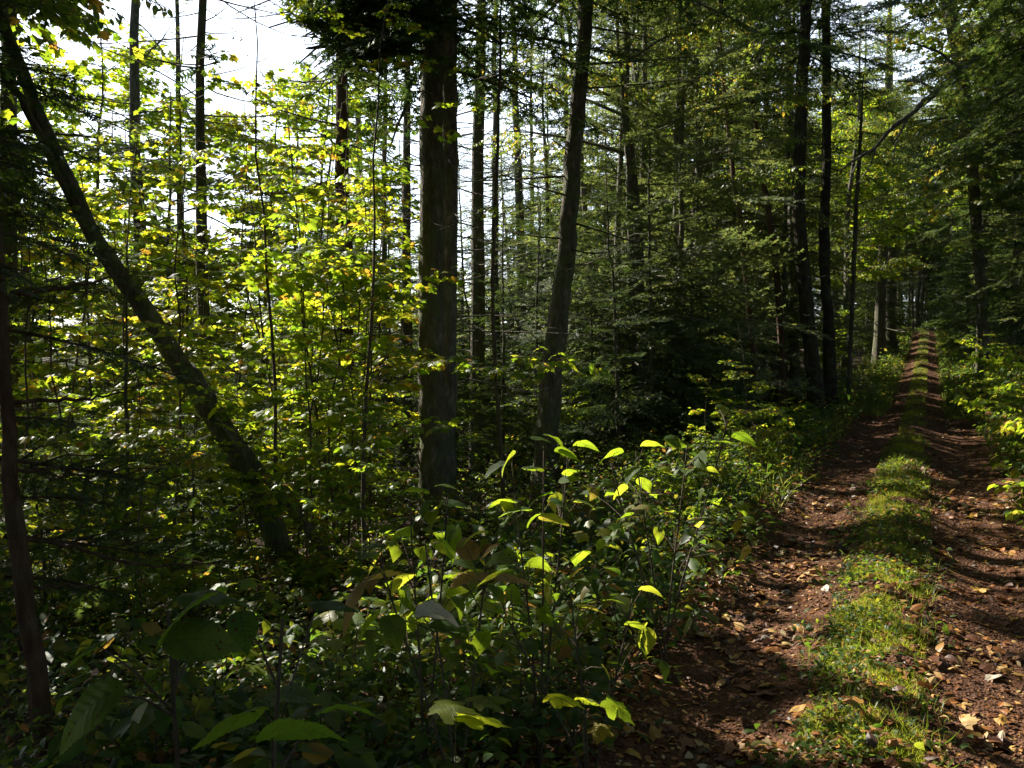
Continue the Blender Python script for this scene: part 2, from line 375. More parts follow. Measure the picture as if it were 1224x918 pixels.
def strip_leaf(prof, rows, cols, fold=.25, droop=.35, serr=0, vein=0, curl=0, seed=0):
    """prof(t) half width for t 0..1 along the leaf"""
    T = np.linspace(0, 1, rows); c = np.linspace(-1, 1, cols)
    if rows > 8: T = T * .5 + .5 * (1 - np.cos(math.pi * T)) / 2
    hw = np.array([prof(t) for t in T])
    if serr: hw = hw * (1 + serr * (np.arange(rows) % 2))
    X = hw[:, None] * c[None]; Y = np.repeat(T[:, None], cols, 1) + 0 * X
    Y = Y - .22 * (np.abs(c)[None] ** 1.5) * np.exp(-T * 7)[:, None] * (cols > 3)
    Z = fold * np.abs(X) - droop * (Y - .05) ** 2 - .2 * X ** 2
    if vein: Z = Z + vein * np.sin((Y - .5 * np.abs(X)) * 50) * (np.abs(c)[None] > .1)
    if curl:
        k = np.random.default_rng(seed)
        Z = Z + curl * np.sin(X * 9 + k.uniform(0, 6)) * np.sin(Y * 7 + k.uniform(0, 6))
        X = X * (1 - .35 * (Y > .55) * (Y - .55) * 2)
    v = np.stack([X, Y, Z], -1).reshape(-1, 3)
    i = (np.arange(rows - 1)[:, None] * cols + np.arange(cols - 1)[None]).ravel()
    return v, np.concatenate([np.stack([i, i + 1, i + cols + 1], 1), np.stack([i, i + cols + 1, i + cols], 1)])
heart = lambda t: .45 * math.sin(math.pi * min(1, t) ** .62) ** .7 * (1 - .28 * t) if 0 < t < 1 else 0.0
oval = lambda t: .3 * math.sin(math.pi * min(1, t * .97 + .03) ** .85) if t < 1 else 0.0
lance = lambda t: .2 * math.sin(math.pi * min(1, t * .97 + .03) ** .7) if t < 1 else 0.0
HEART = [strip_leaf(heart, 25, 9, f, d, .05, .011, .03, s) for s, (f, d) in enumerate([(.25, .35), (.1, .6), (-.12, .45), (.3, .15)])]
HEART_BIG = [strip_leaf(heart, 61, 15, f, d, .05, .009, .03, s) for s, (f, d) in enumerate([(.2, .35), (.1, .5), (-.1, .3)])]
OVAL = [strip_leaf(oval, 5, 3, .3, .3), strip_leaf(oval, 5, 3, .1, .6), strip_leaf(oval, 4, 3, -.25, .2)]
LANCE = [strip_leaf(lance, 5, 3, .3, .5)]
def comb(n, ln, w, jit, seed):
    k = np.random.default_rng(seed)
    ax = np.stack([np.zeros(n + 1), np.linspace(0, 1, n + 1), np.zeros(n + 1)], 1)
    v = [ax]; f = []; q = n + 1
    for i in range(n):
        for s in (-1, 1):
            L = ln * (1 - .5 * (i / n) ** 3) * k.uniform(.8, 1.15)
            a, b = ax[i], ax[i + 1]
            tip = (a + b) / 2 + np.array([s * L * .9, L * .5, k.uniform(-jit, jit) * L])
            v.append(tip[None]); f.append([i, i + 1, q]); q += 1
    v.append(np.array([[0, 1 + ln * .6, 0]])); f.append([n, n - 1, q])
    return np.concatenate(v), np.array(f)
COMB = [comb(6, .34, .3, .6, s) for s in range(3)]
COMB_FINE = [comb(14, .24, .1, .5, s) for s in range(3)]

# ------------------------------------------------------------------ boughs: y along, z up, returns (foliage, wood)
def fir_bough(seed, L=1.8, step=.075, latk=.62, twig=.095, combs=COMB, droop=.12, bare=.22, dens=1.0):
    k = np.random.default_rng(seed)
    ax = lambda t: np.array([.04 * math.sin(3 * t + seed) * L, L * t, .05 * L * t - droop * L * t * t])
    wood = [tube([ax(t) for t in np.linspace(0, 1, 7)], np.linspace(.016, .003, 7) * L / 1.8, 4, False)]
    pos, dr, nm, sc = [], [], [], []
    n = int(L * (1 - bare * .5) / step)
    for i in range(n):
        t = bare * .5 + (1 - bare * .5) * (i + k.uniform(0, .6)) / n
        side = 1 if i % 2 else -1
        ang = math.radians(k.uniform(48, 66))
        ll = latk * L * .5 * (1 - t) ** .75 * min(1, t * 2.6 + .1) * k.uniform(.7, 1.15)
        if k.random() < .08: continue
        b = ax(t); d = np.array([side * math.sin(ang), math.cos(ang), k.uniform(-.42, .16)])
        if ll < .1: 
            pos.append(b); dr.append(d); nm.append([k.normal(0, .2), k.normal(0, .2), 1]); sc.append(twig * k.uniform(.7, 1)); continue
        e = b + d * ll
        wood.append(tube([b, (b + e) / 2 + [0, 0, .015], e], [.0045, .003, .0015], 3, False))
        m = int(ll / (twig * .42)); p2 = np.array([d[1], -d[0], 0])
        for q in range(m):
            w_ = (q + k.uniform(.2, .8)) / m
            if w_ < bare * (1.3 - t) or k.random() > dens: continue
            s2 = 1 if q % 2 else -1
            a2 = math.radians(k.uniform(38, 60))
            pos.append(b + d * ll * w_)
            dr.append(d * math.cos(a2) + p2 * s2 * math.sin(a2) + [0, 0, k.uniform(-.2, .12)])
            nm.append([k.normal(0, .6), k.normal(0, .6), 1]); sc.append(twig * k.uniform(.75, 1.3) * (1 - .3 * w_))
        pos.append(e); dr.append(d); nm.append([0, 0, 1]); sc.append(twig)
        for q in range(max(1, int(ll / twig))):
            pos.append(b + d * (ll * q / max(1, int(ll / twig)))); dr.append(d); nm.append([k.normal(0, .3), 0, 1]); sc.append(twig * 1.1)
    pos = np.array(pos); R = frames(np.array(dr), np.array(nm)); sc = np.array(sc)
    w_ = k.integers(0, len(combs), len(pos)); parts = []
    for c in range(len(combs)):
        m = w_ == c
        if m.any(): parts.append(stamp(combs[c], pos[m], R[m], sc[m]))
    return cat(parts), cat(wood)
FIR_MID = [fir_bough(s, 1.8, .07, .72, .12, COMB, .14, .12) for s in range(4)]
FIR_SPARSE = [fir_bough(s + 20, 1.8, .11, .55, .1, COMB, .18, .45, .55) for s in range(3)]
FIR_NEAR = [fir_bough(s + 40, .9, .04, .85, .075, COMB_FINE, .15, .1) for s in range(3)]
def leaf_spray(seed, L=.9, nbr=9, leaf=.085, temps=(MAPLE,), spread=.55, droop=.2, fill=1.0):
    k = np.random.default_rng(seed)
    ax = lambda t: np.array([.05 * math.sin(4 * t + seed) * L, L * t, .08 * L * t - droop * L * t * t])
    wood = [tube([ax(t) for t in np.linspace(0, 1, 5)], np.linspace(.006, .0015, 5), 3, False)]
    pos, dr, nm, sc = [], [], [], []
    def lf(b, d):
        d = norm(np.array(d) + [0, 0, k.uniform(-.45, 0)]); pt = leaf * k.uniform(.3, .7)
        wood.append(tube([b, b + d * pt], [.0012, .0008], 3, False))
        pos.append(b + d * pt); dr.append(d + np.array([0, 0, k.uniform(-.5, .05)])); nm.append([k.normal(0, .28), k.normal(0, .28), 1]); sc.append(leaf * k.uniform(.6, 1.2))
    for i in range(nbr):
        t = .18 + .8 * (i + k.uniform(0, .5)) / nbr; side = 1 if i % 2 else -1
        b = ax(t); ang = math.radians(k.uniform(40, 75))
        ll = spread * L * (1 - .6 * t) * k.uniform(.4, 1); d = np.array([side * math.sin(ang), math.cos(ang), k.uniform(-.15, .1)])
        e = b + d * ll + np.array([0, 0, -.05 * ll])
        wood.append(tube([b, (b + e) / 2 + [0, 0, .01], e], [.0025, .0018, .001], 3, False))
        p2 = np.array([d[1], -d[0], 0])
        m = max(2, int(ll / (leaf * .8) * fill))
        for q in range(1, m + 1):
            bb = b + (e - b) * q / m
            for s2 in (-1, 1):
                if k.random() < .85: lf(bb, d * .5 + p2 * s2 * k.uniform(.5, 1))
        lf(e, d)
    for s2 in (-1, 0, 1): lf(ax(1), [s2 * .7, .8, 0])
    pos = np.array(pos); R = frames(np.array(dr), np.array(nm)); sc = np.array(sc)
    w_ = k.integers(0, len(temps), len(pos))
    return cat([stamp(temps[c], pos[w_ == c], R[w_ == c], sc[w_ == c]) for c in range(len(temps)) if (w_ == c).any()]), cat(wood)
SP_MAPLE = [leaf_spray(s, .9, 8, .115) for s in range(5)]
SP_SMALL = [leaf_spray(s + 10, .7, 9, .055, tuple(OVAL)) for s in range(4)]

def put(temps, k, pos, dirs, scl, roll=.15):
    """stamp a random spray template at each position; returns (foliage, wood)"""
    pos = np.array(pos); dirs = np.array(dirs); scl = np.array(scl)
    nn = np.stack([k.normal(0, roll, len(pos)), k.normal(0, roll, len(pos)), np.ones(len(pos))], 1)
    R = frames(dirs, nn); w_ = k.integers(0, len(temps), len(pos)); A, B = [], []
    for c in range(len(temps)):
        m = w_ == c
        if m.any():
            A.append(stamp(temps[c][0], pos[m], R[m], scl[m])); B.append(stamp(temps[c][1], pos[m], R[m], scl[m]))
    return cat(A), cat(B)
def path_at(pts, z):
    """x, y, dir on a polyline (n,3) at height z"""
    return np.array([np.interp(z, pts[:, 2], pts[:, 0]), np.interp(z, pts[:, 2], pts[:, 1]), z])
def dead_branches(k, pts, rads, z0, z1, step, lmin, lmax, r=.007, twigs=3, az=None):
    out = []; z = z0
    while z < z1:
        z += step * k.uniform(.4, 1.6)
        a = k.uniform(0, 6.283) if az is None else az + k.normal(0, .6)
        b = path_at(pts, z); L = k.uniform(lmin, lmax); dz = k.uniform(-.35, .15); cu = k.uniform(-.1, .3)
        bend = k.normal(0, .25)
        c = [b + np.array([math.cos(a + bend * t) * L * t, math.sin(a + bend * t) * L * t, dz * L * t + cu * L * t * t]) for t in (0, .25, .5, .75, 1)]
        out.append(tube(c, np.array([1, .8, .6, .4, .15]) * r * (.6 + L * .5), 4, False))
        for q in range(int(twigs * L + .5)):
            t = k.uniform(.25, .95); i = int(t * 4); p = c[i] * (1 - (t * 4 - i)) + c[min(4, i + 1)] * (t * 4 - i)
            a2 = a + k.choice([-1, 1]) * k.uniform(.5, 1.1); l2 = L * k.uniform(.15, .4)
            e = p + np.array([math.cos(a2) * l2, math.sin(a2) * l2, k.uniform(-.3, .25) * l2])
            out.append(tube([p, (p + e) / 2 + [0, 0, .1 * l2 * k.uniform(-1, 1)], e], np.array([.5, .35, .15]) * r, 3, False))
    return out
def trunk_pts(k, h, n=14, wander=.04, lean=(0, 0)):
    z = np.linspace(-.25, h, n); x = np.cumsum(k.normal(0, wander, n)) * .6; y = np.cumsum(k.normal(0, wander, n)) * .6
    x -= np.interp(0, z, x); y -= np.interp(0, z, y)
    return np.stack([x + lean[0] * z, y + lean[1] * z, z], 1)
def spruce(seed, h=13, r=.13, crown=5, nb=60, spread=1.8, dead=(1.2, .2), temps=FIR_MID, mat='fir', bark='bark_dark', top=.3, deadl=(.4, 1.5), lean=(0, 0), sides=10):
    k = np.random.default_rng(seed)
    pts = trunk_pts(k, h, lean=lean); z = pts[:, 2]
    rad = r * (1 - .8 * np.clip(z, 0, h) / h) * (1 + .5 * np.exp(-np.clip(z + .1, 0, 9) * 5))
    wood = [tube(pts, rad, sides, True, .04, seed)]
    if dead: wood += dead_branches(k, pts, rad, dead[0], min(h - .5, crown + 1.5), dead[1], *deadl, r=.008 + r * .02)
    pos, dr, sc = [], [], []
    for i in range(nb):
        t = ((i + k.uniform(0, 1)) / nb) ** .9; zz = crown + (h - crown - .05) * t
        a = i * 2.4 + k.uniform(-.5, .5); L = spread * ((1 - t) ** .7 * k.uniform(.65, 1.15)) + top
        up = -.25 + .75 * t
        pos.append(path_at(pts, zz)); dr.append([math.cos(a), math.sin(a), up + k.normal(0, .1)]); sc.append(L / (1.8 if temps is not FIR_NEAR else .9))
    fo, wd = put(temps, k, pos, dr, sc, .35)
    return [('trunk', mesh('spruce_trunk', cat(wood), M[bark], True)), ('branch_wood', mesh('spruce_branches', wd, M[bark], True)), ('crown', mesh('spruce_crown', fo, M[mat]))]  # the middle part is the bare branch wood, needles are in the crown
def leafy_tree(seed, h=11, r=.10, crown=4, nl=26, spread=2.2, temps=SP_SMALL, mat='birch', bark='bark_grey', per=11, sc0=1.1, lean=(0, 0)):
    k = np.random.default_rng(seed)
    pts = trunk_pts(k, h, 14, .07, lean); z = pts[:, 2]
    rad = r * (1 - .85 * np.clip(z, 0, h) / h) * (1 + .5 * np.exp(-np.clip(z + .1, 0, 9) * 5))
    wood = [tube(pts, rad, 10, True, .04, seed)]
    pos, dr, sc = [], [], []
    for i in range(nl):
        t = (i + k.uniform(0, 1)) / nl; zz = crown + (h - crown - .3) * t; a = i * 2.4 + k.uniform(-.6, .6)
        L = spread * (1 - .65 * t) * k.uniform(.6, 1.1); up = k.uniform(.2, .6)
        b = path_at(pts, zz); c = [b + np.array([math.cos(a) * L * q, math.sin(a) * L * q, up * L * q - .15 * L * q * q]) for q in (0, .25, .5, .75, 1)]
        wood.append(tube(c, np.array([1, .8, .6, .4, .15]) * r * .3 * (1 - .6 * t), 5, False))
        for q in range(per):
            u_ = k.uniform(.15, 1) ** .8; j = min(3, int(u_ * 4)); p = c[j] * (1 - (u_ * 4 - j)) + c[j + 1] * (u_ * 4 - j)
            a2 = a + k.uniform(-1.5, 1.5)
            pos.append(p); dr.append([math.cos(a2), math.sin(a2), k.uniform(-.3, .45)]); sc.append(sc0 * k.uniform(.7, 1.25))
    fo, wd = put(temps, k, pos, dr, sc, .3)
    return [('trunk', mesh('leafy_trunk', cat(wood), M[bark], True)), ('branch_wood', mesh('leafy_branches', wd, M[bark], True)), ('crown', mesh('leafy_crown', fo, M[mat]))]
def sapling(seed, h=4.5, r=.018, z0=.9, nb=30, temps=SP_MAPLE, mat='maple', sc0=.9, bark='twig', lean=(0, 0), wander=.05):
    k = np.random.default_rng(seed)
    pts = trunk_pts(k, h, 12, wander, lean); z = pts[:, 2]
    rad = r * (1 - .8 * np.clip(z, 0, h) / h)
    wood = [tube(pts, rad, 7, True, .03, seed)]
    pos, dr, sc = [], [], []
    for i in range(nb):
        t = (i + k.uniform(0, 1)) / nb; zz = z0 + (h - z0) * t; a = k.uniform(0, 6.283)
        pos.append(path_at(pts, zz)); dr.append([math.cos(a), math.sin(a), k.uniform(-.05, .45)]); sc.append(sc0 * k.uniform(.5, 1.2) * (1 - .35 * t))
    fo, wd = put(temps, k, pos, dr, sc, .18)
    return [('trunk', mesh('sapling_trunk', cat(wood), M[bark], True)), ('branch_wood', mesh('sapling_branches', wd, M[bark], True)), ('crown', mesh('sapling_crown', fo, M[mat]))]

# ------------------------------------------------------------------ the trees one can tell apart: built along their own lines
def hero(name, label, line, widths, bark='bark_dark', sides=14, boughs=None, dead=None, limbs=(), temps=FIR_MID, mat='fir', seed=1, cat_='tree', group=None, htop=None, extra=(), flare=.5):
    """line: (px, py, Y) from the top down to the lowest seen point; carried on to the ground and up to htop"""
    k = np.random.default_rng(seed)
    p = np.array([P(*q) for q in line])[::-1]; wd = np.array([w_ * q[2] / F / 2 for w_, q in zip(widths, line)])[::-1]
    # to the ground
    d = p[1] - p[0]; d = d / max(d[2], .05)
    g = gz(p[0][0], p[0][1])
    if p[0][2] > g - .15:
        f = p[0] - d * (p[0][2] - g + .2) * np.array([.6, .6, 1]); p = np.concatenate([[f], p]); wd = np.concatenate([[wd[0] * 1.05], wd])
    if htop:
        d = p[-1] - p[-2]; d = d / max(d[2], .05); f = p[-1] + d * (htop - p[-1][2]) * np.array([.8, .8, 1])
        p = np.concatenate([p, [f]]); wd = np.concatenate([wd, [wd[-1] * .35]])
    # resample smoothly
    s = np.concatenate([[0], np.cumsum(np.linalg.norm(np.diff(p, axis=0), axis=1))])
    m = max(8, int(s[-1] / .18)); t = np.linspace(0, s[-1], m)
    q = np.stack([np.interp(t, s, p[:, i]) for i in range(3)], 1)
    for _ in range(3): q[1:-1] = (q[:-2] + 2 * q[1:-1] + q[2:]) / 4
    rr = np.interp(t, s, wd)
    q[1:-1] += k.normal(0, .004 + rr[1:-1, None] * .03, (m - 2, 3)) * [1, 1, 0]
    rr = rr * (1 + flare * np.exp(-t * 3.5) + .5 * flare * np.exp(-t * 9))
    base = np.array([q[0][0], q[0][1], gz(q[0][0], q[0][1])])
    q = q - base
    T = thing(name, base, label, cat_, group)
    wood = [tube(q, rr, sides, True, .05, seed)]
    if dead:
        zs = q[np.argsort(q[:, 2])]; wood += dead_branches(k, zs, None, dead[0], dead[1], dead[2], dead[3], dead[4], r=dead[5] if len(dead) > 5 else .009)
    for lb in limbs:                                           # [(px,py,Y,width), ...] living or dead limbs
        a = np.array([P(*l[:3]) for l in lb]) - base; ww = [l[3] * l[2] / F / 2 for l in lb]
        ts = np.linspace(0, len(a) - 1, len(a) * 5); a2 = np.stack([np.interp(ts, range(len(a)), a[:, i]) for i in range(3)], 1)
        for _ in range(3): a2[1:-1] = (a2[:-2] + 2 * a2[1:-1] + a2[2:]) / 4
        a2[1:-1] += k.normal(0, .006, (len(a2) - 2, 3))
        wood.append(tube(a2, np.interp(ts, range(len(a)), ww), 8, True, .05, seed + 3))
    pos, dr, sc = [], [], []
    if boughs:
        for (z0, z1, n, L0, L1) in boughs:
            for i in range(n):
                tt = (i + k.uniform(0, 1)) / n; a = i * 2.4 + k.uniform(-.5, .5)
                pos.append(path_at(q, z0 + (z1 - z0) * tt)); dr.append([math.cos(a), math.sin(a), -.25 + .6 * tt + k.normal(0, .1)])
                sc.append((L0 + (L1 - L0) * tt) * k.uniform(.7, 1.15) / (1.8 if temps is FIR_MID or temps is FIR_SPARSE else .9))
    for (b, e, L) in extra:                                    # single boughs from b to e in the world
        b = np.array(b) - base; e = np.array(e) - base; pos.append(b); dr.append(e - b); sc.append(np.linalg.norm(e - b) * L / (1.8 if temps is FIR_MID or temps is FIR_SPARSE else .9))
    if pos:
        fo, w2 = put(temps, k, pos, dr, sc, .3)
        if len(pos) < 50: wood.append(w2)
        else: link('branch_wood', mesh(name + '_branches', w2, M[bark], True), T)
        link('crown', mesh(name + '_crown', fo, M[mat]), T)
    link('trunk', mesh(name + '_trunk', cat(wood), M[bark], True), T)
    return T

# leaning old tree, left
hero('maple_tree', 'leaning dark mossy tree slanting down from the upper left, forked near its foot',
     [(-30, -60, 7.6), (20, 70, 7.6), (60, 170, 7.7), (110, 280, 7.8), (180, 380, 7.9), (245, 480, 8), (300, 580, 8), (333, 645, 8)], [13, 14, 16, 19, 22, 24, 25, 28],
     htop=7.5, limbs=[[(160, 352, 7.9, 12), (100, 270, 7.8, 10), (52, 175, 7.6, 9), (20, 105, 7.5, 8), (-30, 60, 7.4, 7)],
                      [(235, 455, 8, 14), (275, 510, 7.8, 13), (300, 548, 7.7, 12), (350, 610, 7.6, 14), (390, 660, 7.5, 13), (410, 720, 7.5, 13)],
                      [(200, 420, 7.9, 7), (235, 440, 7.7, 6), (258, 478, 7.6, 5)]],
     temps=SP_MAPLE, mat='maple', boughs=[(5.0, 8, 120, 1.05, .9)], seed=3)
# big double trunk
hero('spruce_tree', 'thick dark mottled trunk, front one of the close pair in the middle',
     [(520, -40, 9.8), (518, 60, 9.8), (516, 200, 9.8), (515, 400, 9.8), (517, 520, 9.8), (520, 600, 9.8)], [25, 26, 28, 31, 33, 36],
     bark='bark_dark', htop=13, boughs=[(5.0, 13, 100, 2.9, .7)], dead=(3.2, 6.5, .5, .3, .9),
     extra=[(P(515, y, 9.7), P(x, y2, Y), 1) for y, x, y2, Y in [(-30 + 5 * j, 250 + (j * 67) % 210, 5 + (j * 37) % 85, 7.4 + (j * 13) % 17 / 10) for j in range(16)] + [(0, 330, 55, 8), (15, 380, 70, 7.6), (-10, 300, 30, 8.3), (30, 420, 80, 8.2), (5, 440, 60, 8), (-20, 250, 10, 8.6), (10, 600, 25, 9), (20, 400, 45, 8.6), (-5, 350, 85, 7.9)]], seed=4)
hero('spruce_tree', 'thick greyer spruce trunk close behind the darker one of the middle pair',
     [(537, -40, 10.3), (537, 60, 10.3), (537, 250, 10.3), (534, 420, 10.3), (532, 520, 10.3), (530, 600, 10.3)], [18, 19, 20, 24, 28, 30],
     bark='bark_grey', htop=12, boughs=[(5.6, 12, 64, 2.6, .6)], dead=(1.5, 6.5, .16, .4, 1.7), seed=5)
hero('spruce_tree', 'dark trunk tilting to the right, standing right of the middle pair of trunks',
     [(703, -30, 11), (697, 60, 11), (684, 200, 11), (676, 320, 11), (664, 400, 11), (655, 500, 11)], [17, 18, 20, 22, 25, 27],
     bark='bark_dark', htop=13, boughs=[(6.4, 13, 74, 2.7, .6)], dead=(2.2, 7.5, .22, .5, 2.0, .011), seed=6)
hero('maple_sapling', 'thin maple sapling whose leafy layers cross in front of the middle pair of trunks',
     [(598, 60, 9.1), (594, 200, 9.1), (588, 330, 9.1), (592, 450, 9.1), (600, 560, 9.1)], [3, 4, 4, 5, 6], bark='twig', sides=7, htop=5.6, temps=SP_MAPLE, mat='maple', boughs=[(4.6, 5.5, 6, .6, .4)],
     extra=[(P(590, 435, 9.1), P(500, 428, 9.0), 1), (P(590, 440, 9.1), P(560, 436, 8.6), 1), (P(592, 428, 9.1), P(700, 425, 9.3), 1.0), (P(590, 330, 9.1), P(505, 318, 8.9), .8), (P(594, 130, 9.1), P(515, 112, 8.9), .8), (P(596, 60, 9.1), P(640, 40, 9), .8), (P(592, 240, 9.1), P(560, 262, 8.9), .9), (P(592, 425, 9.1), P(640, 440, 8.7), 1)], seed=19, flare=.1)
# trunks beside the track
hero('spruce_tree', 'stout dark curved trunk standing at the left edge of the track',
     [(966, -20, 16.5), (961, 60, 16.5), (958, 130, 16.5), (954, 250, 16.5), (962, 340, 16.5), (970, 420, 16.5), (977, 492, 16.5)], [12, 13, 14, 15, 16, 17, 20],
     bark='bark_black', htop=14, boughs=[(6.6, 14, 56, 2.2, .6)], dead=(1.8, 6, .2, .4, 1.4), seed=7)
hero('spruce_tree', 'dark straight trunk just right of the stout curved trunk by the track',
     [(987, -20, 18), (988, 100, 18), (988, 200, 18), (984, 300, 18), (990, 380, 18), (993, 470, 18)], [10, 10, 11, 12, 13, 15],
     bark='bark_black', htop=13.5, boughs=[(7.2, 13.5, 48, 2.2, .6)], dead=(2, 6, .22, .4, 1.5), seed=8)
hero('young_fir', 'slim leaning dark stem left of the track-side pair, foot in sunlit undergrowth',
     [(868, 130, 15), (878, 220, 15), (888, 290, 15), (898, 390, 15), (905, 460, 15), (911, 510, 15)], [5, 6, 7, 8, 9, 10],
     bark='bark_red', htop=7.5, boughs=[(4.8, 7.5, 22, 1.2, .4)], dead=(.8, 4.5, .2, .3, .9, .006), mat='fir_pale', seed=9)
hero('young_fir', 'slim straight brown stem between the leaning stem and the track-side trunks',
     [(903, 150, 17), (915, 230, 17), (926, 300, 17), (933, 390, 17), (937, 480, 17)], [5, 7, 8, 8, 9],
     bark='bark_red', htop=8, boughs=[(5.2, 8, 22, 1.2, .4)], dead=(.8, 4.5, .2, .3, 1, .006), seed=10)
hero('spruce_tree', 'pale grey trunk half hidden behind the slim stems left of the track-side pair',
     [(943, 120, 21), (945, 200, 21), (949, 300, 21), (950, 470, 21)], [10, 11, 12, 13], bark='bark_grey', htop=13,
     boughs=[(6, 13, 40, 2, .5)], dead=(2, 6, .3, .4, 1.3), seed=11)
hero('young_fir', 'very thin dark stem right of the track-side pair, beside the left rut',
     [(1028, 170, 18.5), (1023, 260, 18.5), (1019, 360, 18.5), (1014, 470, 18.5)], [4, 5, 5, 6], bark='bark_dark', htop=7.5,
     boughs=[(4.8, 7.5, 18, 1.1, .3)], dead=(.8, 5, .25, .3, .9, .005), seed=12)
hero('spruce_tree', 'dark slim trunk on the right of the track near its bend',
     [(1182, 100, 23), (1178, 200, 23), (1176, 300, 23), (1172, 425, 23)], [7, 8, 9, 11], bark='bark_dark', htop=13,
     boughs=[(3.6, 13, 64, 2.4, .5)], dead=(1, 4, .3, .4, 1.3), seed=13)
hero('birch_tree', 'grey tree at the top right with a twiggy limb slanting over the track',
     [(1122, -60, 19), (1138, 20, 19), (1152, 110, 19), (1162, 200, 19), (1170, 300, 19), (1176, 420, 19)], [15, 16, 14, 13, 12, 13], bark='bark_grey', htop=11, dead=(3, 9, .15, .5, 2.2),
     limbs=[[(1152, 90, 19, 9), (1190, 40, 15, 9), (1160, 78, 14.5, 9), (1122, 108, 14.3, 8), (1086, 138, 14, 6), (1062, 156, 14, 5), (1046, 178, 13.9, 4), (1022, 190, 13.8, 3), (1004, 204, 13.8, 1.5)],
            [(1122, 108, 14.3, 4), (1096, 96, 14.5, 3), (1075, 98, 14.8, 1.5)], [(1086, 138, 14, 3), (1070, 170, 13.8, 2), (1068, 200, 13.6, 1)], [(1150, 84, 14.5, 4), (1120, 60, 14.5, 3), (1085, 50, 14.2, 1.5)], [(1046, 178, 13.9, 2), (1040, 200, 13.8, 1.5), (1020, 224, 13.7, 1)]],
     temps=SP_MAPLE, mat='birch', boughs=[(4.2, 11, 90, 1.2, .9)], seed=14)
hero('fir_tree', 'dark fir beyond the right edge, boughs hanging in at the top right',
     [(1330, -60, 9), (1335, 200, 9), (1340, 500, 9)], [26, 28, 32], bark='bark_dark', htop=12, boughs=[(3.4, 12, 70, 2.0, .6)],
     extra=[(P(1330, y, 9), P(x, y2, Y), 1) for y, x, y2, Y in [(-20, 1120, 60, 9), (30, 1150, 120, 8.8), (80, 1140, 170, 9.4), (-40, 1060, 20, 9.5), (130, 1170, 230, 9.2), (180, 1190, 280, 8.6), (0, 1090, 95, 10), (230, 1200, 330, 9), (-60, 1010, -5, 9), (60, 1110, 140, 8.4)]], seed=17)
# left edge young fir with spreading dark boughs
hero('young_fir', 'young fir with thin reddish trunk and spreading dark boughs at the left edge',
     [(-4, 300, 3.6), (2, 360, 3.6), (8, 480, 3.6), (16, 620, 3.6), (30, 740, 3.6), (52, 860, 3.6), (64, 920, 3.6)], [11, 12, 15, 20, 21, 23, 24], bark='bark_red', htop=3.6,
     temps=FIR_NEAR, mat='fir', boughs=[(1.9, 3.4, 12, .8, .5)],
     limbs=[[(5, 355, 3.6, 5), (60, 345, 3.7, 4), (120, 335, 3.9, 3), (165, 325, 4.1, 1.5)], [(12, 480, 3.6, 5), (90, 478, 3.8, 4), (150, 470, 4, 2)],
            [(20, 640, 3.6, 5), (110, 660, 3.8, 4.5), (190, 680, 4, 3), (290, 668, 4.3, 1.5)], [(18, 560, 3.6, 4), (80, 572, 3.9, 3), (160, 560, 4.2, 1.5)],
            [(24, 700, 3.6, 4), (100, 702, 3.8, 3), (170, 680, 4.2, 1.5)]],
     extra=[(P(8, y, 3.6), P(x, y2, Y), 1.0) for y, x, y2, Y in [(500, 120, 500, 4.2), (560, 190, 560, 4.5), (600, 150, 590, 4.2), (350, 130, 335, 4.3), (350, 70, 370, 4.0), (540, 220, 575, 4.9), (640, 250, 650, 4.8), (690, 170, 700, 4.4), (250, 60, 270, 4.2)]], seed=15)
hero('young_fir', 'dark fir trunk at the upper left corner, its sprays hanging over the pale sky',
     [(-60, -40, 6), (-20, 120, 6), (-25, 300, 6), (-30, 600, 6)], [22, 24, 26, 30], htop=9, boughs=[(3.3, 9, 60, 1.35, .5)], seed=16)

# background trunks in the bright gap: (px top, px foot, Y, width px, bark, h, crown, label)
GAP = [
 (483, 486, 17, 11, 'bark_grey', 'slender grey spruce trunk just left of the middle pair, clear against the sky'),
 (571, 573, 15, 15, 'bark_dark', 'stouter straight trunk just right of the middle pair, ringed by dead twigs'),
 (589, 591, 19, 9, 'bark_grey', 'thin straight trunk close right of the stouter one in the bright gap'),
 (622, 628, 20, 11, 'bark_grey', 'pale brown trunk in the bright gap left of the tilting dark trunk'),
 (634, 636, 27, 6, 'bark_grey', 'faint thin trunk behind the pale brown one in the bright gap'),
 (456, 458, 22, 7, 'bark_grey', 'thin trunk behind maple leaves, second left of the middle pair'),
 (408, 414, 14, 17, 'bark_red', 'reddish brown trunk veiled by the yellow-green maple leaves left of the middle pair'),
 (430, 434, 24, 10, 'bark_grey', 'faint grey trunk right behind the reddish one'),
 (165, 172, 16, 15, 'bark_grey', 'grey trunk with many curved bare boughs, high between the leaning tree and the maples'),
 (214, 217, 19, 9, 'bark_dark', 'thin dark trunk seen low behind the leaning tree'),
 (242, 245, 13, 13, 'bark_dark', 'short visible length of dark trunk between the leaning tree and the low firs'),
 (764, 768, 16, 7, 'bark_dark', 'slim dark trunk standing alone right of the tilting trunk'),
 (842, 845, 21, 8, 'bark_red', 'reddish thin trunk among pale green firs right of the middle'),
 (690, 694, 25, 8, 'bark_grey', 'faint trunk just right of the tilting dark trunk'),
 (1055, 1050, 30, 10, 'bark_dark', 'stouter dark trunk far back over the left rut of the track'),
 (1064, 1066, 32, 9, 'bark_dark', 'dark thin trunk far back, right of the grey one over the left rut'),
]
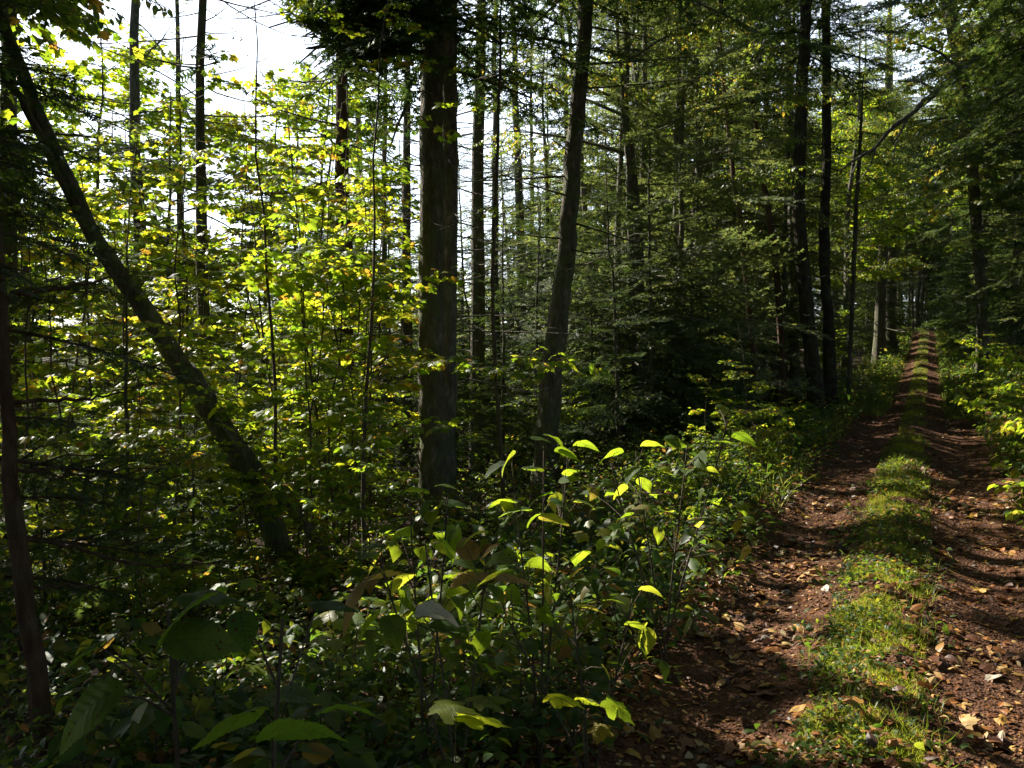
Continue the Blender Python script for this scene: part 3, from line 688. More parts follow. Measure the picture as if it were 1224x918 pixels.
for i, (pt, pf, Y, wpx, bk, lb) in enumerate(GAP):
    r = wpx * Y / F / 2
    x = (pf - 612) / F * Y; h = 12.5 + (i * 37 % 10) * .25
    lean = ((pt - pf) / F * Y / 8, 0)
    right = pf > 680
    pr = spruce(100 + i, h, r * 1.35, 4.5 if right else 6.5, 46 if right else 26, 2.1 if right else 1.5, (1.2, .11), FIR_MID if right else FIR_SPARSE, 'fir_pale' if i % 3 == 0 else 'fir', bk, deadl=(.5, 2.1), lean=lean)
    place(pr, 'spruce_tree', (x, Y, gz(x, Y)), lb, 'tree', 'spruces in the wood', 0, 1)

# ------------------------------------------------------------------ kinds that repeat
SPRUCE = [spruce(200 + i, 13 + i, .14, 3.6 + .7 * i, 66, 2.1, (1, .2)) for i in range(3)]
SPRUCE_THIN = [spruce(220 + i, 12 + i, .10, 6 + i * .6, 30, 1.5, (1, .13), FIR_SPARSE, 'fir', 'bark_grey', deadl=(.5, 1.9)) for i in range(3)]
FIR_P = [spruce(240 + i, 7 + i * 1.5, .07, .9 + .4 * i, 70, 1.7, None, FIR_MID, 'fir_pale', 'bark_grey', .35) for i in range(3)]
FIR_D = [spruce(250 + i, 4 + i * 1.1, .05, .35, 58, 1.3, None, FIR_MID, 'fir', 'bark_dark', .3) for i in range(3)]
LEAFY = [leafy_tree(260 + i, 10 + i, .10, 2.6 + i, 30, 2.3) for i in range(3)]
MAPLE_T = [leafy_tree(270 + i, 9 + i, .08, 3 + i, 26, 2.1, SP_MAPLE, 'maple', 'bark_grey', 9, 1.0) for i in range(2)]
SAPL = [sapling(280 + i, 3.8 + .6 * i, .016 + .002 * i, .9, 21 + 4 * i, lean=(U(-.05, .05), 0)) for i in range(4)]
SAPL_Y = [sapling(290 + i, 4.0 + .5 * i, .017, 1.1, 30, mat='maple_yellow') for i in range(2)]
SHRUB = [sapling(300 + i, 1.5 + .35 * i, .009, .2, 26, SP_MAPLE, 'maple', .62) for i in range(3)]
SHRUB_S = [sapling(310 + i, 1.1 + .3 * i, .008, .12, 26, SP_SMALL, 'herb', .75) for i in range(3)]

SP_HEART = [leaf_spray(s + 30, .8, 8, .085, tuple(HEART)) for s in range(3)]
SHRUB_H = [sapling(320 + i, .9 + .25 * i, .009, .12, 15, SP_HEART, 'hobble', .8) for i in range(3)]
def col(px, Y): return (px - 612) / F * Y
def landmark(px, Y, u):
    if Y > 46: return 'beyond the crest, %s' % ('right of the track' if u > 0 else 'left of the track')
    if u > 0: return '%s on the right side of the track' % ('near' if Y < 12 else 'midway up' if Y < 26 else 'far up')
    dep = 'close in front of' if Y < 8 else 'level with' if Y < 10.5 else 'behind' if Y < 20 else 'far behind'
    mark = 'the left edge fir' if px < 60 else 'the leaning tree' if px < 250 else 'the thin maple stems' if px < 400 else 'the reddish brown trunk' if px < 480 else 'the middle pair of trunks' if px < 575 else 'the gap before the tilting trunk' if px < 640 else 'the tilting dark trunk' if px < 730 else 'the lone slim dark trunk' if px < 820 else 'the slim leaning stem' if px < 925 else 'the track-side pair of trunks' if px < 1010 else 'the left verge of the track'
    return dep + ' ' + mark
def grow(protos, spots, name, label, cat_, group, smin=.9, smax=1.1, tilt=.04):
    for q in spots:
        px, Y = q[0], q[1]; s = q[2] if len(q) > 2 else 1
        x = col(px, Y); u = su(x, Y)[1]
        lab = label + ' ' + landmark(px, Y, u)
        place(protos[int(rng.integers(len(protos)))], name, (x, Y, gz(x, Y) - .03), lab, cat_, group, float(U(0, 6.28)), s * float(U(smin, smax)), (float(rng.normal(0, tilt)), float(rng.normal(0, tilt))))
# dense dark and pale conifers to the right of the gap
def scatter(n, px0, px1, y0, y1, umin=1.6, mind=1.0, seed=0, pw=1.0, used=[]):
    k = np.random.default_rng(seed); out = []; tries = 0
    while len(out) < n and tries < n * 60:
        tries += 1
        Y = y0 + (y1 - y0) * k.random() ** pw; px = k.uniform(px0, px1); x = col(px, Y)
        if abs(su(x, Y)[1]) < umin: continue
        if any((x - a) ** 2 + (Y - b) ** 2 < mind * mind for a, b in used): continue
        used.append((x, Y)); out.append((px, Y))
    return out
grow(FIR_P, [(765, 12.8, 1.15), (812, 13.9, 1.25), (838, 18.5, 1.3), (888, 21.5, 1.3), (735, 15.5, 1.2), (925, 24, 1.2)], 'fir_tree', 'tall bushy pale green fir', 'tree', 'tall pale firs right of the tilting trunk')
grow(FIR_P, [(800, 13.5), (835, 20), (870, 22), (850, 25), (900, 26), (760, 18), (720, 22), (830, 24), (880, 25), (780, 22), (930, 24), (745, 14.5)], 'fir_tree', 'slimmer pale green fir', 'tree', 'pale firs left of the track')
grow(LEAFY, [(770, 13.2), (825, 17.5), (860, 19.6), (910, 23), (735, 18.5), (800, 20)], 'birch_tree', 'pale small-leaved tree among firs', 'tree', 'small-leaved trees left of the track')
grow(LEAFY + MAPLE_T, scatter(16, 960, 1420, 20, 44, 2.4, 1.6, 31), 'leafy_tree', 'leafy tree among the spruces', 'tree', 'leafy trees beside the track')
grow(FIR_D, [(600, 12.5), (640, 13.5), (710, 13), (740, 11.5), (700, 16), (570, 16), (780, 12.5), (830, 13.5)], 'young_fir', 'low shaded dark young fir', 'tree', 'low dark firs under the middle trunks', .65, .85)
grow(SPRUCE, scatter(24, 760, 1420, 20, 48, 2.6, 2.2, 1), 'spruce_tree', 'dense dark spruce', 'tree', 'dark spruces beside the track')
grow(FIR_P, scatter(14, 1000, 1350, 16, 40, 2.4, 1.5, 2), 'fir_tree', 'bushy pale fir', 'tree', 'bushy firs beside the track')
grow(LEAFY, [(1010, 26), (1090, 50), (1160, 30), (740, 17), (790, 28), (1250, 15), (1210, 20), (1080, 60), (1120, 62), (1150, 66), (1050, 55)], 'birch_tree', 'small-leaved light green birch', 'tree', 'birches in the wood')
grow(FIR_D + FIR_P[:1], scatter(90, -60, 960, 16, 34, 2, 1.1, 21), 'young_fir', 'young fir in the far thicket', 'tree', 'young firs at the far edge of the wood', .8, 1.25)
grow(LEAFY + MAPLE_T, scatter(36, -100, 820, 24, 44, 2, 1.6, 22), 'leafy_tree', 'low rounded leafy tree in the thicket', 'tree', 'low leafy trees at the far edge', .45, .65)
grow(FIR_D + LEAFY, scatter(60, 980, 1240, 48.5, 66, 0, .9, 27), 'young_tree', 'low dense thicket tree', 'tree', 'thicket beyond the crest', .9, 1.4)
grow(SPRUCE, scatter(46, 900, 1300, 49, 75, 0, 1.3, 23), 'spruce_tree', 'tall dark spruce', 'tree', 'dark spruces beyond the crest')
grow(FIR_D, scatter(26, 1010, 1330, 14, 44, 1.7, 1, 24), 'young_fir', 'dark young fir under taller spruces', 'tree', 'dark young firs beside the track')
grow(FIR_D, scatter(34, 1020, 1260, 27, 50, 1.35, .9, 41), 'young_fir', 'little fir hard against the verge', 'tree', 'little firs at the far verge', .7, 1.0)
grow(FIR_P, [(660, 19, 1.25), (705, 20.5, 1.3), (745, 23, 1.35), (620, 23, 1.1), (790, 26, 1.4), (690, 26, 1.3), (850, 29, 1.5), (560, 25, .9)], 'fir_tree', 'pale broad fir filling the gap', 'tree', 'pale broad firs in the gap')
grow(SPRUCE, [(1300, 12.5), (1345, 10.5), (1270, 16), (1250, 20)], 'spruce_tree', 'tall dark spruce overhanging the track', 'tree', 'dark spruces overhanging the track')
grow(FIR_D, [(612 + F * (path_x(y_) + u_ / math.cos(CA)) / y_, y_) for y_, u_ in [(43, -1.1), (45, 1.1), (47, -.8), (48, .7), (41, 1.3), (49.5, 0)]], 'young_fir', 'dark little fir', 'tree', 'little firs closing the track end', .9, 1.2)
# sparse wood to the left
grow(SPRUCE_THIN, scatter(14, -150, 760, 19, 42, 2, 2.2, 3), 'spruce_tree', 'thin spruce with sparse crown against the sky', 'tree', 'distant thin spruces left')
grow(MAPLE_T, [(60, 14, 1.1), (120, 19, 1.1), (-40, 17, 1.2), (350, 21, 1.1), (300, 16, .85), (200, 14.5, .85)], 'maple_tree', 'tall sunlit yellow-green maple', 'tree', 'maples behind the leaning tree', .85, 1.0)
grow(LEAFY, scatter(10, -100, 700, 24, 38, 2, 2, 4), 'birch_tree', 'pale distant small-leaved tree', 'tree', 'far small-leaved trees', .6, .8)
# maple understorey on the left
THIN = [sapling(330 + i, 4.6, .013, 2.4, 12, lean=((-.12, .10, -.05)[i], 0), wander=.07) for i in range(3)]
grow(THIN, [(372, 8.1), (392, 8.2), (415, 8.4), (405, 8.9), (352, 8.6), (430, 9.3), (338, 9.2)], 'maple_sapling', 'bare-stemmed slanting maple sapling', 'tree', 'slanting thin maple stems', .9, 1.1)
SAP_SPOTS = [(325, 8.2), (400, 8.8), (433, 7.4), (388, 9.5), (350, 10.5), (290, 11), (230, 10), (180, 11.5), (120, 10), (60, 9), (20, 12), (445, 11.5), (265, 13), (90, 13), (340, 13.5), (420, 13), (150, 14.5)]
grow(SAPL, SAP_SPOTS, 'maple_sapling', 'thin-stemmed maple sapling with yellow-green leaves', 'tree', 'maple saplings on the left', .9, 1.15)
grow(SAPL, [(10, 7.5), (45, 10.5), (-20, 9.5), (80, 7.6), (15, 14), (140, 8.4), (200, 7.8)], 'maple_sapling', 'green maple sapling behind fir boughs', 'tree', 'maple saplings at the far left', .8, 1.0)
grow(SAPL_Y, [(215, 9.0), (160, 8.8), (245, 11.5), (110, 12), (440, 9.6)], 'maple_sapling', 'maple sapling with bright yellow leaves', 'tree', 'yellowing maple saplings', 1, 1.15)
grow(SHRUB, scatter(40, -40, 450, 6.5, 15, 2, .5, 5), 'maple_shrub', 'waist-high dim maple shoot', 'shrub', 'maple shoots on the left')
grow(SHRUB, scatter(16, 500, 900, 10.6, 16, 1.6, .5, 6), 'maple_shrub', 'low maple shoot in shade', 'shrub', 'maple shoots in the middle', .6, .8)
grow(FIR_D, [(60, 6.5), (150, 7), (-20, 8), (230, 7.2), (120, 9), (30, 10), (200, 12), (300, 14)], 'young_fir', 'knee-high shaded young fir', 'tree', 'low firs on the left', .35, .5)
grow(SHRUB, scatter(12, 960, 1400, 17, 34, 1.7, .6, 8), 'maple_shrub', 'leafy maple shoot on the verge', 'shrub', 'shoots beside the track')

grow(SHRUB_H, [(612 + F * (path_x(y_) + u_ / math.cos(CA)) / y_, y_) for y_, u_ in [(7.0, 1.3), (7.8, 1.45), (8.4, 1.2), (9.0, 1.6), (9.6, 1.25), (10.2, 1.8), (10.8, 1.3), (11.6, 1.55), (12.4, 1.25), (13.4, 1.7), (14.4, 1.3), (15.6, 1.4), (17, 1.3), (8.8, 2.1), (10.0, 2.4), (12.0, 2.2), (6.2, 1.5), (18.5, 1.35)]], 'viburnum_bush', 'glossy arching bush', 'shrub', 'bushes on the right edge of the track')
grow(SHRUB_H, [(930, 11.5), (900, 10), (860, 8.5), (940, 13.5), (820, 7.4), (880, 7.2), (780, 6.2), (730, 7.5), (910, 8.8)], 'viburnum_bush', 'heart-leaved bush on the sunny bank', 'shrub', 'bushes on the left bank', .55, .8)
# trees added beyond the frame to shade the track and block sky light
SHADE = [(-4.9, 5.6, 0), (-2.2, -2.6, 2), (1.8, -2.2, 0), (6.2, -1.2, 1), (4.2, 1.0, 1), (-7.5, 3.0, 0), (-2.9, 1.2, 0), (-6.2, 4.2, 1), (-4.2, -.5, 2), (-9.3, 9, 2), (-12.5, 15, 1), (3.2, -1.5, 1), (7, 2.2, 0), (9.5, 5.2, 2), (-2.5, -1, 0), (2.5, -4, 1), (5.5, .5, 2), (-5, -2, 2), (4, -8, 0), (-1, -9, 1), (9, -2, 0), (12, 2, 2), (-10, -2, 1), (10, 7.5, 0), (13.5, 14, 1), (16, 6, 2), (6, -10, 1), (-6, -10, 0), (-15, 0, 2), (-13, -6, 0), (-17, 6, 1), (18, 0, 1), (14, -6, 2), (-4.8, 7.2, 0), (-8.5, 6, 1), (-6.5, 11.5, 2), (-11, 12, 0), (-14, 8, 1), (-9.5, 16, 2), (-3.5, 2.5, 1), (-7, 1, 0), (-12, 3, 2), (5, -3, 0), (-3, -4, 1), (1, -7, 2), (9, 1, 0), (8, -5, 1), (-8, -6, 2), (7.5, 4.5, 2), (12, 6, 1), (15, 11, 0)]
for x, y, v in SHADE:
    place(SPRUCE[v], 'spruce_tree', (x, y, gz(x, y)), 'tall spruce added beyond the view to shade the track', 'tree', 'shade spruces added beyond the view', float(U(0, 6)), float(U(.9, 1.1)))

for x, y, v, s_ in [(-7.3, 9.8, 0, 1.05), (-6.4, 7.2, 1, 1.0)]:
    place(MAPLE_T[v], 'maple_tree', (x, y, gz(x, y)), 'tall maple rooted beyond the left edge, its crown filling the upper left corner', 'tree', 'maples beyond the left edge', float(U(0, 6)), s_)
for i, (x, y) in enumerate([(1.9, -1.9), (-.9, -3), (3.6, .1), (-2.4, -.9), (5.6, 2.0), (.6, -5), (4.4, -3.2), (-4, -3.4), (6.6, 4.2), (-3.6, 1.6), (-5.4, 3.2), (-5.1, 7.0), (-4.4, 5.2), (-5.8, 8.3), (-3.4, 3.6), (-7.6, 10.8)]):  # leafy trees added round the camera to block sky and sun
    place(LEAFY[i % 3], 'birch_tree', (x, y, gz(x, y)), 'birch added beside and behind the viewer to hold back sky light', 'tree', 'shade birches added around the viewer', float(U(0, 6)), 1.1)
# ------------------------------------------------------------------ ground cover
k = np.random.default_rng(55)
def cover(n, reg, temps, size, hgt, tilt=.5, seed=0, patch=None):
    """n leaves over a region sampler; returns one mesh worth"""
    k = np.random.default_rng(seed)
    X, Y = reg(k, n)
    if patch:
        q = np.array([mnoise.noise((a * patch[0], b * patch[0], seed)) for a, b in zip(X, Y)]); m = q > patch[1]; X, Y = X[m], Y[m]
    n = len(X); s, u = su(X, Y)
    Z = np.where(abs(u) < 1.1, track_h(X, Y), ground_h(X, Y)) + hgt(k, n)
    a = k.uniform(0, 6.28, n); d = np.stack([np.cos(a), np.sin(a), k.normal(0, tilt, n)], 1)
    nn = np.stack([k.normal(0, tilt, n), k.normal(0, tilt, n), np.ones(n)], 1)
    R = frames(d, nn); sc = k.uniform(size[0], size[1], n); w_ = k.integers(0, len(temps), n); pos = np.stack([X, Y, Z], 1)
    return cat([stamp(temps[c], pos[w_ == c], R[w_ == c], sc[w_ == c]) for c in range(len(temps)) if (w_ == c).any()])
def reg_su(s0, s1, u0, u1, pw=1.0):
    def f(k, n):
        s = s0 + (s1 - s0) * k.random(n) ** pw; u = k.uniform(u0, u1, n); y = s - u * math.sin(CA)
        return path_x(y) + u / math.cos(CA), y
    return f
def reg_view(y0, y1, px0, px1, pw=1.0, umin=1.0):
    def f(k, n):
        Y = y0 + (y1 - y0) * k.random(n) ** pw; X = (k.uniform(px0, px1, n) - 612) / F * Y
        m = abs(su(X, Y)[1]) > umin; return X[m], Y[m]
    return f
low = lambda a, b: (lambda k, n: a + (b - a) * k.random(n))
parts = [cover(16000, reg_su(1.0, 24, -3.2, -.82, 1.3), OVAL, (.03, .075), low(.02, .30), .35, 1),
         cover(34000, reg_view(1.5, 12, -60, 900, .8), OVAL, (.02, .06), low(.02, .42), .35, 2),
         cover(16000, reg_view(11, 30, -60, 1150, .9), OVAL, (.06, .13), low(.02, .5), .35, 3),
         cover(12000, reg_su(3, 40, .85, 4, 1.2), OVAL, (.04, .09), low(.02, .35), .4, 4),
         cover(6000, reg_su(17, 48, -1.2, -.55), OVAL, (.05, .11), low(.02, .3), .4, 5), cover(6000, reg_su(17, 48, .55, 1.2), OVAL, (.05, .11), low(.02, .3), .4, 6)]
link('undergrowth', mesh('undergrowth', cat(parts), M['herb']), kind='stuff', label='low green leafy ground cover on both sides of the track')
parts = [cover(20000, reg_su(.8, 12, -.27, .25, 1.3), OVAL, (.014, .036), low(.0, .06), .5, 11, (1.5, -.05)),
         cover(2600, reg_su(.8, 9, -.45, .4, 1.3), OVAL, (.03, .06), low(.01, .07), .4, 12, (2.2, .0))]
link('trailing_herbs', mesh('trailing_herbs', cat(parts), M['herb']), kind='stuff', label='small round-leaved herbs growing on the strip between the ruts')
# grass and moss on the middle strip
blade = (np.array([[-.03, 0, 0], [.03, 0, 0], [.022, .5, .06], [-.022, .5, .06], [0, 1, .3]]), np.array([[0, 1, 2], [0, 2, 3], [3, 2, 4]]))
def blades(n, reg, size, seed, patch=None, lean=.5):
    k = np.random.default_rng(seed); X, Y = reg(k, n)
    if patch:
        q = np.array([mnoise.noise((a * patch[0], b * patch[0], patch[2])) for a, b in zip(X, Y)]); m = q > patch[1]; X, Y = X[m], Y[m]
    n = len(X); s, u = su(X, Y); Z = np.where(abs(u) < 1.1, track_h(X, Y), ground_h(X, Y)) - .005
    d = np.stack([k.normal(0, lean, n), k.normal(0, lean, n), np.ones(n)], 1); a = k.uniform(0, 6.28, n)
    nn = np.stack([np.cos(a), np.sin(a), 0 * a], 1)
    return stamp(blade, np.stack([X, Y, Z], 1), frames(d, nn), k.uniform(size[0], size[1], n))
link('moss', mesh('moss', cat([blades(150000, reg_su(1.2, 9, -.24, .22, 1.4), (.02, .05), 21, (2.3, -.02, 3), 1.0),
                               blades(30000, reg_su(8, 34, -.17, .17, 1.1), (.03, .08), 22, (1.7, .0, 3), .8)]), M['moss']), kind='stuff', label='bright yellow-green moss cushions along the middle of the track')
link('grass', mesh('grass', cat([blades(4000, reg_su(1.2, 9, -.34, .3, 1.3), (.03, .12), 23, (1.6, .0, 9), .6),
                                 blades(6000, reg_su(9, 46, -.18, .18, 1.2), (.05, .15), 24, (.9, -.05, 9), .6),
                                 blades(7000, reg_su(5, 46, -1.9, -.95, 1.2), (.1, .3), 25, (.9, 0, 5), .45),
                                 blades(7000, reg_su(5, 46, .95, 1.9, 1.2), (.1, .3), 26, (.9, 0, 6), .45), blades(5000, reg_su(16, 48, -1.1, -.5), (.1, .28), 27, None, .5), blades(5000, reg_su(16, 48, .5, 1.1), (.1, .28), 28, None, .5)]), M['grass']), kind='stuff', label='thin green grass on the middle strip and the verges of the track')
link('leaf_litter', mesh('leaf_litter', cat([cover(26000, reg_su(.6, 9, -1.25, 1.25, 1.2), OVAL + [MAPLE], (.012, .045), low(.0, .014), .32, 31), cover(7500, reg_su(.6, 10, -1.25, 1.25, 1.2), OVAL + [MAPLE], (.035, .085), low(.004, .03), .4, 34, (1.9, .02)),
                                             cover(7000, reg_su(8, 46, -1.25, 1.25, 1.2), OVAL, (.04, .09), low(.0, .02), .28, 32),
                                             cover(9000, reg_view(1.5, 20, -40, 1300, .8), OVAL, (.03, .07), low(.0, .03), .3, 33)]), M['litter']), kind='stuff', label='brown and rust-coloured leaf litter and needles strewn over the soil')

# fallen leaves one can count
def lvm(nm, T, m): return mesh(nm, T, M[m], False, leaf_xy(T))
LV = [lvm('fallen_leaf_shape', strip_leaf(oval, 15, 7, f, d, .05, .01, .05, s), m) for s, (f, d, m) in enumerate([(.3, .3, 'litter_yellow'), (-.3, .2, 'litter_yellow'), (.1, .5, 'litter'), (.4, -.3, 'litter'), (.2, .3, 'litter_pale')])]
LV += [lvm('fallen_maple_shape', polar_leaf(MAPLE_O, 3, .3, .25, .1, s, .06), m) for s, m in ((3, 'litter_yellow'), (4, 'litter'))]
k = np.random.default_rng(61)
NAMES = ['yellow', 'yellow', 'brown', 'brown', 'pale', 'yellow lobed', 'brown lobed']
for i in range(280):
    s = 1.4 + 8 * k.random() ** 1.2; u = k.choice([-1, 1]) * k.uniform(.15, 1.2); y = s - u * math.sin(CA); x = path_x(y) + u / math.cos(CA)
    if y < 1.2: continue
    v = int(k.choice(7, p=[.26, .16, .2, .16, .08, .06, .08])); z = gz(x, y) + .012
    o = link('fallen_leaf', LV[v], None, '%s fallen leaf lying on the %s' % (NAMES[v], 'right rut of the track' if u > .35 else 'left rut of the track' if u < -.35 else 'middle strip of the track'), 'leaf', '%s fallen leaves on the track' % NAMES[v])
    o.location = (x, y, z); o.rotation_euler = (k.normal(0, .25), k.normal(0, .25), k.uniform(0, 6.28)); o.scale = (k.uniform(.05, .1),) * 3
c = P(1196, 745, 4.3); c[2] = gz(c[0], c[1]) + .02
o = link('fallen_leaf', LV[4], None, 'large whitish fallen leaf shining in the right rut at the edge of the view', 'leaf', None); o.location = c; o.rotation_euler = (.1, .15, 2); o.scale = (.11,) * 3

def stone_mesh(seed):
    k = np.random.default_rng(seed); import bmesh
    b = bmesh.new(); bmesh.ops.create_icosphere(b, subdivisions=3, radius=1)
    for v in b.verts:
        n_ = mnoise.noise(v.co * 1.3 + Vector((seed, 0, 0))) * .5 + mnoise.noise(v.co * 3.1 + Vector((0, seed, 0))) * .15
        v.co = v.co * (1 + n_); v.co.z *= .55
    vv = np.array([v.co[:] for v in b.verts]); ff = np.array([[q.index for q in f.verts] for f in b.faces]); b.free()
    return mesh('stone_shape', (vv, ff), M['stone'], True)
STN = [stone_mesh(i) for i in range(4)]
for i in range(34):
    s = 1.6 + 9 * k.random() ** 1.1; u = k.choice([-1, 1]) * k.uniform(.3, 1.15); y = s - u * math.sin(CA); x = path_x(y) + u / math.cos(CA)
    o = link('stone', STN[i % 4], None, 'small half-buried grey stone in the %s rut of the track' % ('right' if u > 0 else 'left'), 'stone', 'small stones in the ruts')
    r_ = float(k.uniform(.012, .035)); o.location = (x, y, gz(x, y) + r_ * .1); o.scale = (r_, r_ * k.uniform(.7, 1), r_); o.rotation_euler = (0, 0, k.uniform(0, 6.28))
for i in range(26):
    s = 1.8 + 9 * k.random(); u = k.uniform(-1.5, 1.3); y = s - u * math.sin(CA); x = path_x(y) + u / math.cos(CA); L = k.uniform(.12, .45); a = k.uniform(0, 6.28)
    c = []
    for t in np.linspace(-.5, .5, 6):
        X_, Y_ = x + math.cos(a) * L * t + k.normal(0, .006), y + math.sin(a) * L * t + k.normal(0, .006); c.append([X_ - x, Y_ - y, gz(X_, Y_) + .006 + k.uniform(0, .008) - gz(x, y)])
    o = link('fallen_twig', mesh('fallen_twig', tube(c, np.linspace(.0045, .002, 6), 6), M['twig'], True), None, 'thin dry twig lying on the %s' % ('track' if abs(u) < .9 else 'edge of the track'), 'twig', 'dry twigs on the ground'); o.location = (x, y, gz(x, y))

# ------------------------------------------------------------------ foreground plants
def plant(name, label, spot, leaves, tmpl, mat, stems=1, cat_='plant', group=None, thick=.006, seed=0, special=()):
    """leaves: (px, py, Y, length, azimuth deg, pitch deg, template); stems run from the ground to the leaves"""
    k = np.random.default_rng(seed)
    x, y = spot; base = np.array([x, y, gz(x, y)])
    T = thing(name, base, label, cat_, group)
    wood, pos, dr, nm, sc, ti = [], [], [], [], [], []
    tops = np.array([P(*l[:3]) for l in leaves]) - base
    # main stems
    groups = k.integers(0, stems, len(leaves)) if stems > 1 else np.zeros(len(leaves), int)
    order = np.argsort(tops[:, 0]) if stems > 1 else np.arange(len(leaves))
    if stems > 1:
        groups = np.zeros(len(leaves), int); groups[order] = (np.arange(len(leaves)) * stems // len(leaves))
    for g in range(stems):
        idx = np.where(groups == g)[0]
        if not len(idx): continue
        c = tops[idx].mean(0); zt = tops[idx][:, 2].max() - .03
        main = [np.array([k.normal(0, .03), k.normal(0, .03), -.03]), np.array([c[0] * .3, c[1] * .3, zt * .4]), np.array([c[0] * .75, c[1] * .75, zt * .75]), np.array([c[0], c[1], zt])]
        tt = np.linspace(0, 3, 13); mm = np.stack([np.interp(tt, range(4), np.array(main)[:, i]) for i in range(3)], 1)
        for _ in range(3): mm[1:-1] = (mm[:-2] + 2 * mm[1:-1] + mm[2:]) / 4
        wood.append(tube(mm, np.linspace(thick, thick * .45, 13), 6, True, .04, seed))
        for i in idx:
            d = tops[i]; z = min(max(d[2] - .10 * k.uniform(.4, 1.4), .1), zt); b = np.array([np.interp(z, mm[:, 2], mm[:, 0]), np.interp(z, mm[:, 2], mm[:, 1]), z])
            wood.append(tube([b, b * .5 + d * .5 + [0, 0, .012], d], [thick * .4, thick * .3, thick * .22], 5, False))
    for i, l in enumerate(leaves):
        a = math.radians(l[4]); pt = math.radians(l[5])
        pos.append(tops[i]); dr.append([math.sin(a) * math.cos(pt), math.cos(a) * math.cos(pt), math.sin(pt)]); nm.append([k.normal(-.1, .45), k.normal(.25, .45), 1]); sc.append(l[3] * (.85 if tmpl is HEART else 1)); ti.append(l[6] if len(l) > 6 else int(k.integers(len(tmpl))))
    R = frames(np.array(dr), np.array(nm)); ti = np.array(ti); sc = np.array(sc); pos = np.array(pos)
    link('stem', mesh(name + '_stem', cat(wood), M['twig'], True), T)
    link('foliage', mesh(name + '_foliage', cat([stamp(tmpl[c], pos[ti == c], R[ti == c], sc[ti == c]) for c in sorted(set(ti.tolist()))]), M[mat], True, np.concatenate([leaf_xy(tmpl[c], int((ti == c).sum())) for c in sorted(set(ti.tolist()))])), T)
    return T, base
def cloud(k, n, px, py, Y, size, pit=(-60, 12)):
    return [(k.uniform(*px), k.uniform(*py), k.uniform(*Y), k.uniform(*size), k.uniform(0, 360), k.uniform(*pit)) for _ in range(n)]
k = np.random.default_rng(71)
L1 = [(612, 545, 3.5, .12, 230, -35), (638, 522, 3.5, .09, 80, 0), (655, 520, 3.5, .10, 60, -10), (668, 540, 3.45, .11, 100, -10), (640, 560, 3.4, .12, 200, 25), (655, 590, 3.4, .11, 250, -5),
      (600, 555, 3.6, .11, 250, -30), (690, 530, 3.5, .10, 70, 5), (672, 575, 3.5, .09, 110, 10), (630, 610, 3.35, .13, 260, 5), (650, 620, 3.35, .12, 90, -10), (612, 600, 3.4, .12, 300, 0), (690, 600, 3.5, .10, 100, -5), (676, 565, 3.5, .08, 120, 30)]
plant('viburnum_bush', 'glowing heart-leaved viburnum bush in the middle, tallest and brightest of the foreground', (.12, 3.5), L1 + cloud(k, 14, (580, 700), (590, 720), (3.3, 3.8), (.08, .13)), HEART, 'hobble', 3, 'shrub', seed=1)
L2 = [(508, 585, 3.3, .10, 300, 10), (525, 580, 3.3, .11, 90, 5), (532, 603, 3.3, .12, 85, -5), (510, 600, 3.3, .09, 200, -20), (515, 610, 3.3, .09, 180, -10)]
plant('viburnum_bush', 'viburnum with red forked stalk and four light green leaves before the double trunk', (-.32, 3.3), L2 + cloud(k, 16, (470, 570), (610, 760), (3.1, 3.5), (.08, .13)), HEART, 'hobble', 2, 'shrub', seed=2)
L3 = [(740, 540, 4.3, .12, 260, 0), (770, 532, 4.3, .11, 90, 10), (800, 525, 4.3, .13, 80, -5), (855, 528, 4.3, .14, 100, 0), (860, 490, 4.6, .10, 60, 25), (835, 545, 4.3, .12, 180, -25), (760, 560, 4.2, .11, 230, -15), (880, 520, 4.4, .13, 90, -8)]
plant('viburnum_bush', 'viburnum bush with long sunlit leaves between the bright bush and the track', (.75, 4.35), L3 + cloud(k, 28, (700, 900), (560, 660), (4.0, 4.6), (.06, .11)), HEART, 'hobble', 4, 'shrub', seed=3)
# big dim leaves close to the lens at the lower left
L4 = [(245, 716, 1.35, .125, 248, -28, 0), (212, 765, 1.3, .125, 78, 2, 1), (225, 712, 1.5, .11, 85, 4, 2), (288, 738, 1.3, .07, 150, -40, 0), (262, 716, 1.6, .13, 88, -4, 1),
      (325, 880, 1.2, .13, 70, 5, 0), (300, 850, 1.3, .12, 250, -15, 2), (130, 830, 1.25, .13, 250, -30, 1), (115, 770, 1.35, .08, 250, -25, 2), (390, 850, 1.4, .11, 60, 0, 0), (330, 830, 1.45, .11, 90, 8, 1), (380, 720, 1.7, .10, 90, 0, 2)]
plant('viburnum_bush', 'large-leaved dim viburnum close to the viewer at the lower left', (-.42, 1.25), [(a, b, c, d * .78, e, f, g) for a, b, c, d, e, f, g in L4], HEART_BIG, 'hobble_green', 2, 'shrub', seed=4)
L5 = [(520, 840, 2.3, .13, 100, 0, 0), (548, 852, 2.25, .14, 85, -5, 1), (565, 838, 2.35, .12, 60, 5, 0)]
plant('maple_seedling', 'maple seedling with a flat bright yellow-green lobed leaf low in the middle', (-.15, 2.35), L5, MAPLE_FINE, 'maple_fine', 1, 'plant', thick=.003, seed=5)
L6 = [(655, 830, 2.9, .13, 80, -10, 0), (725, 835, 2.9, .12, 100, -30, 1), (690, 832, 3.0, .10, 90, -10, 0), (720, 865, 2.9, .08, 200, -20, 1)]
plant('maple_seedling', 'maple seedling with three pale green pleated leaves, right of the yellow-green one', (.25, 2.95), L6, MAPLE_FINE, 'maple_fine', 1, 'plant', thick=.003, seed=6)
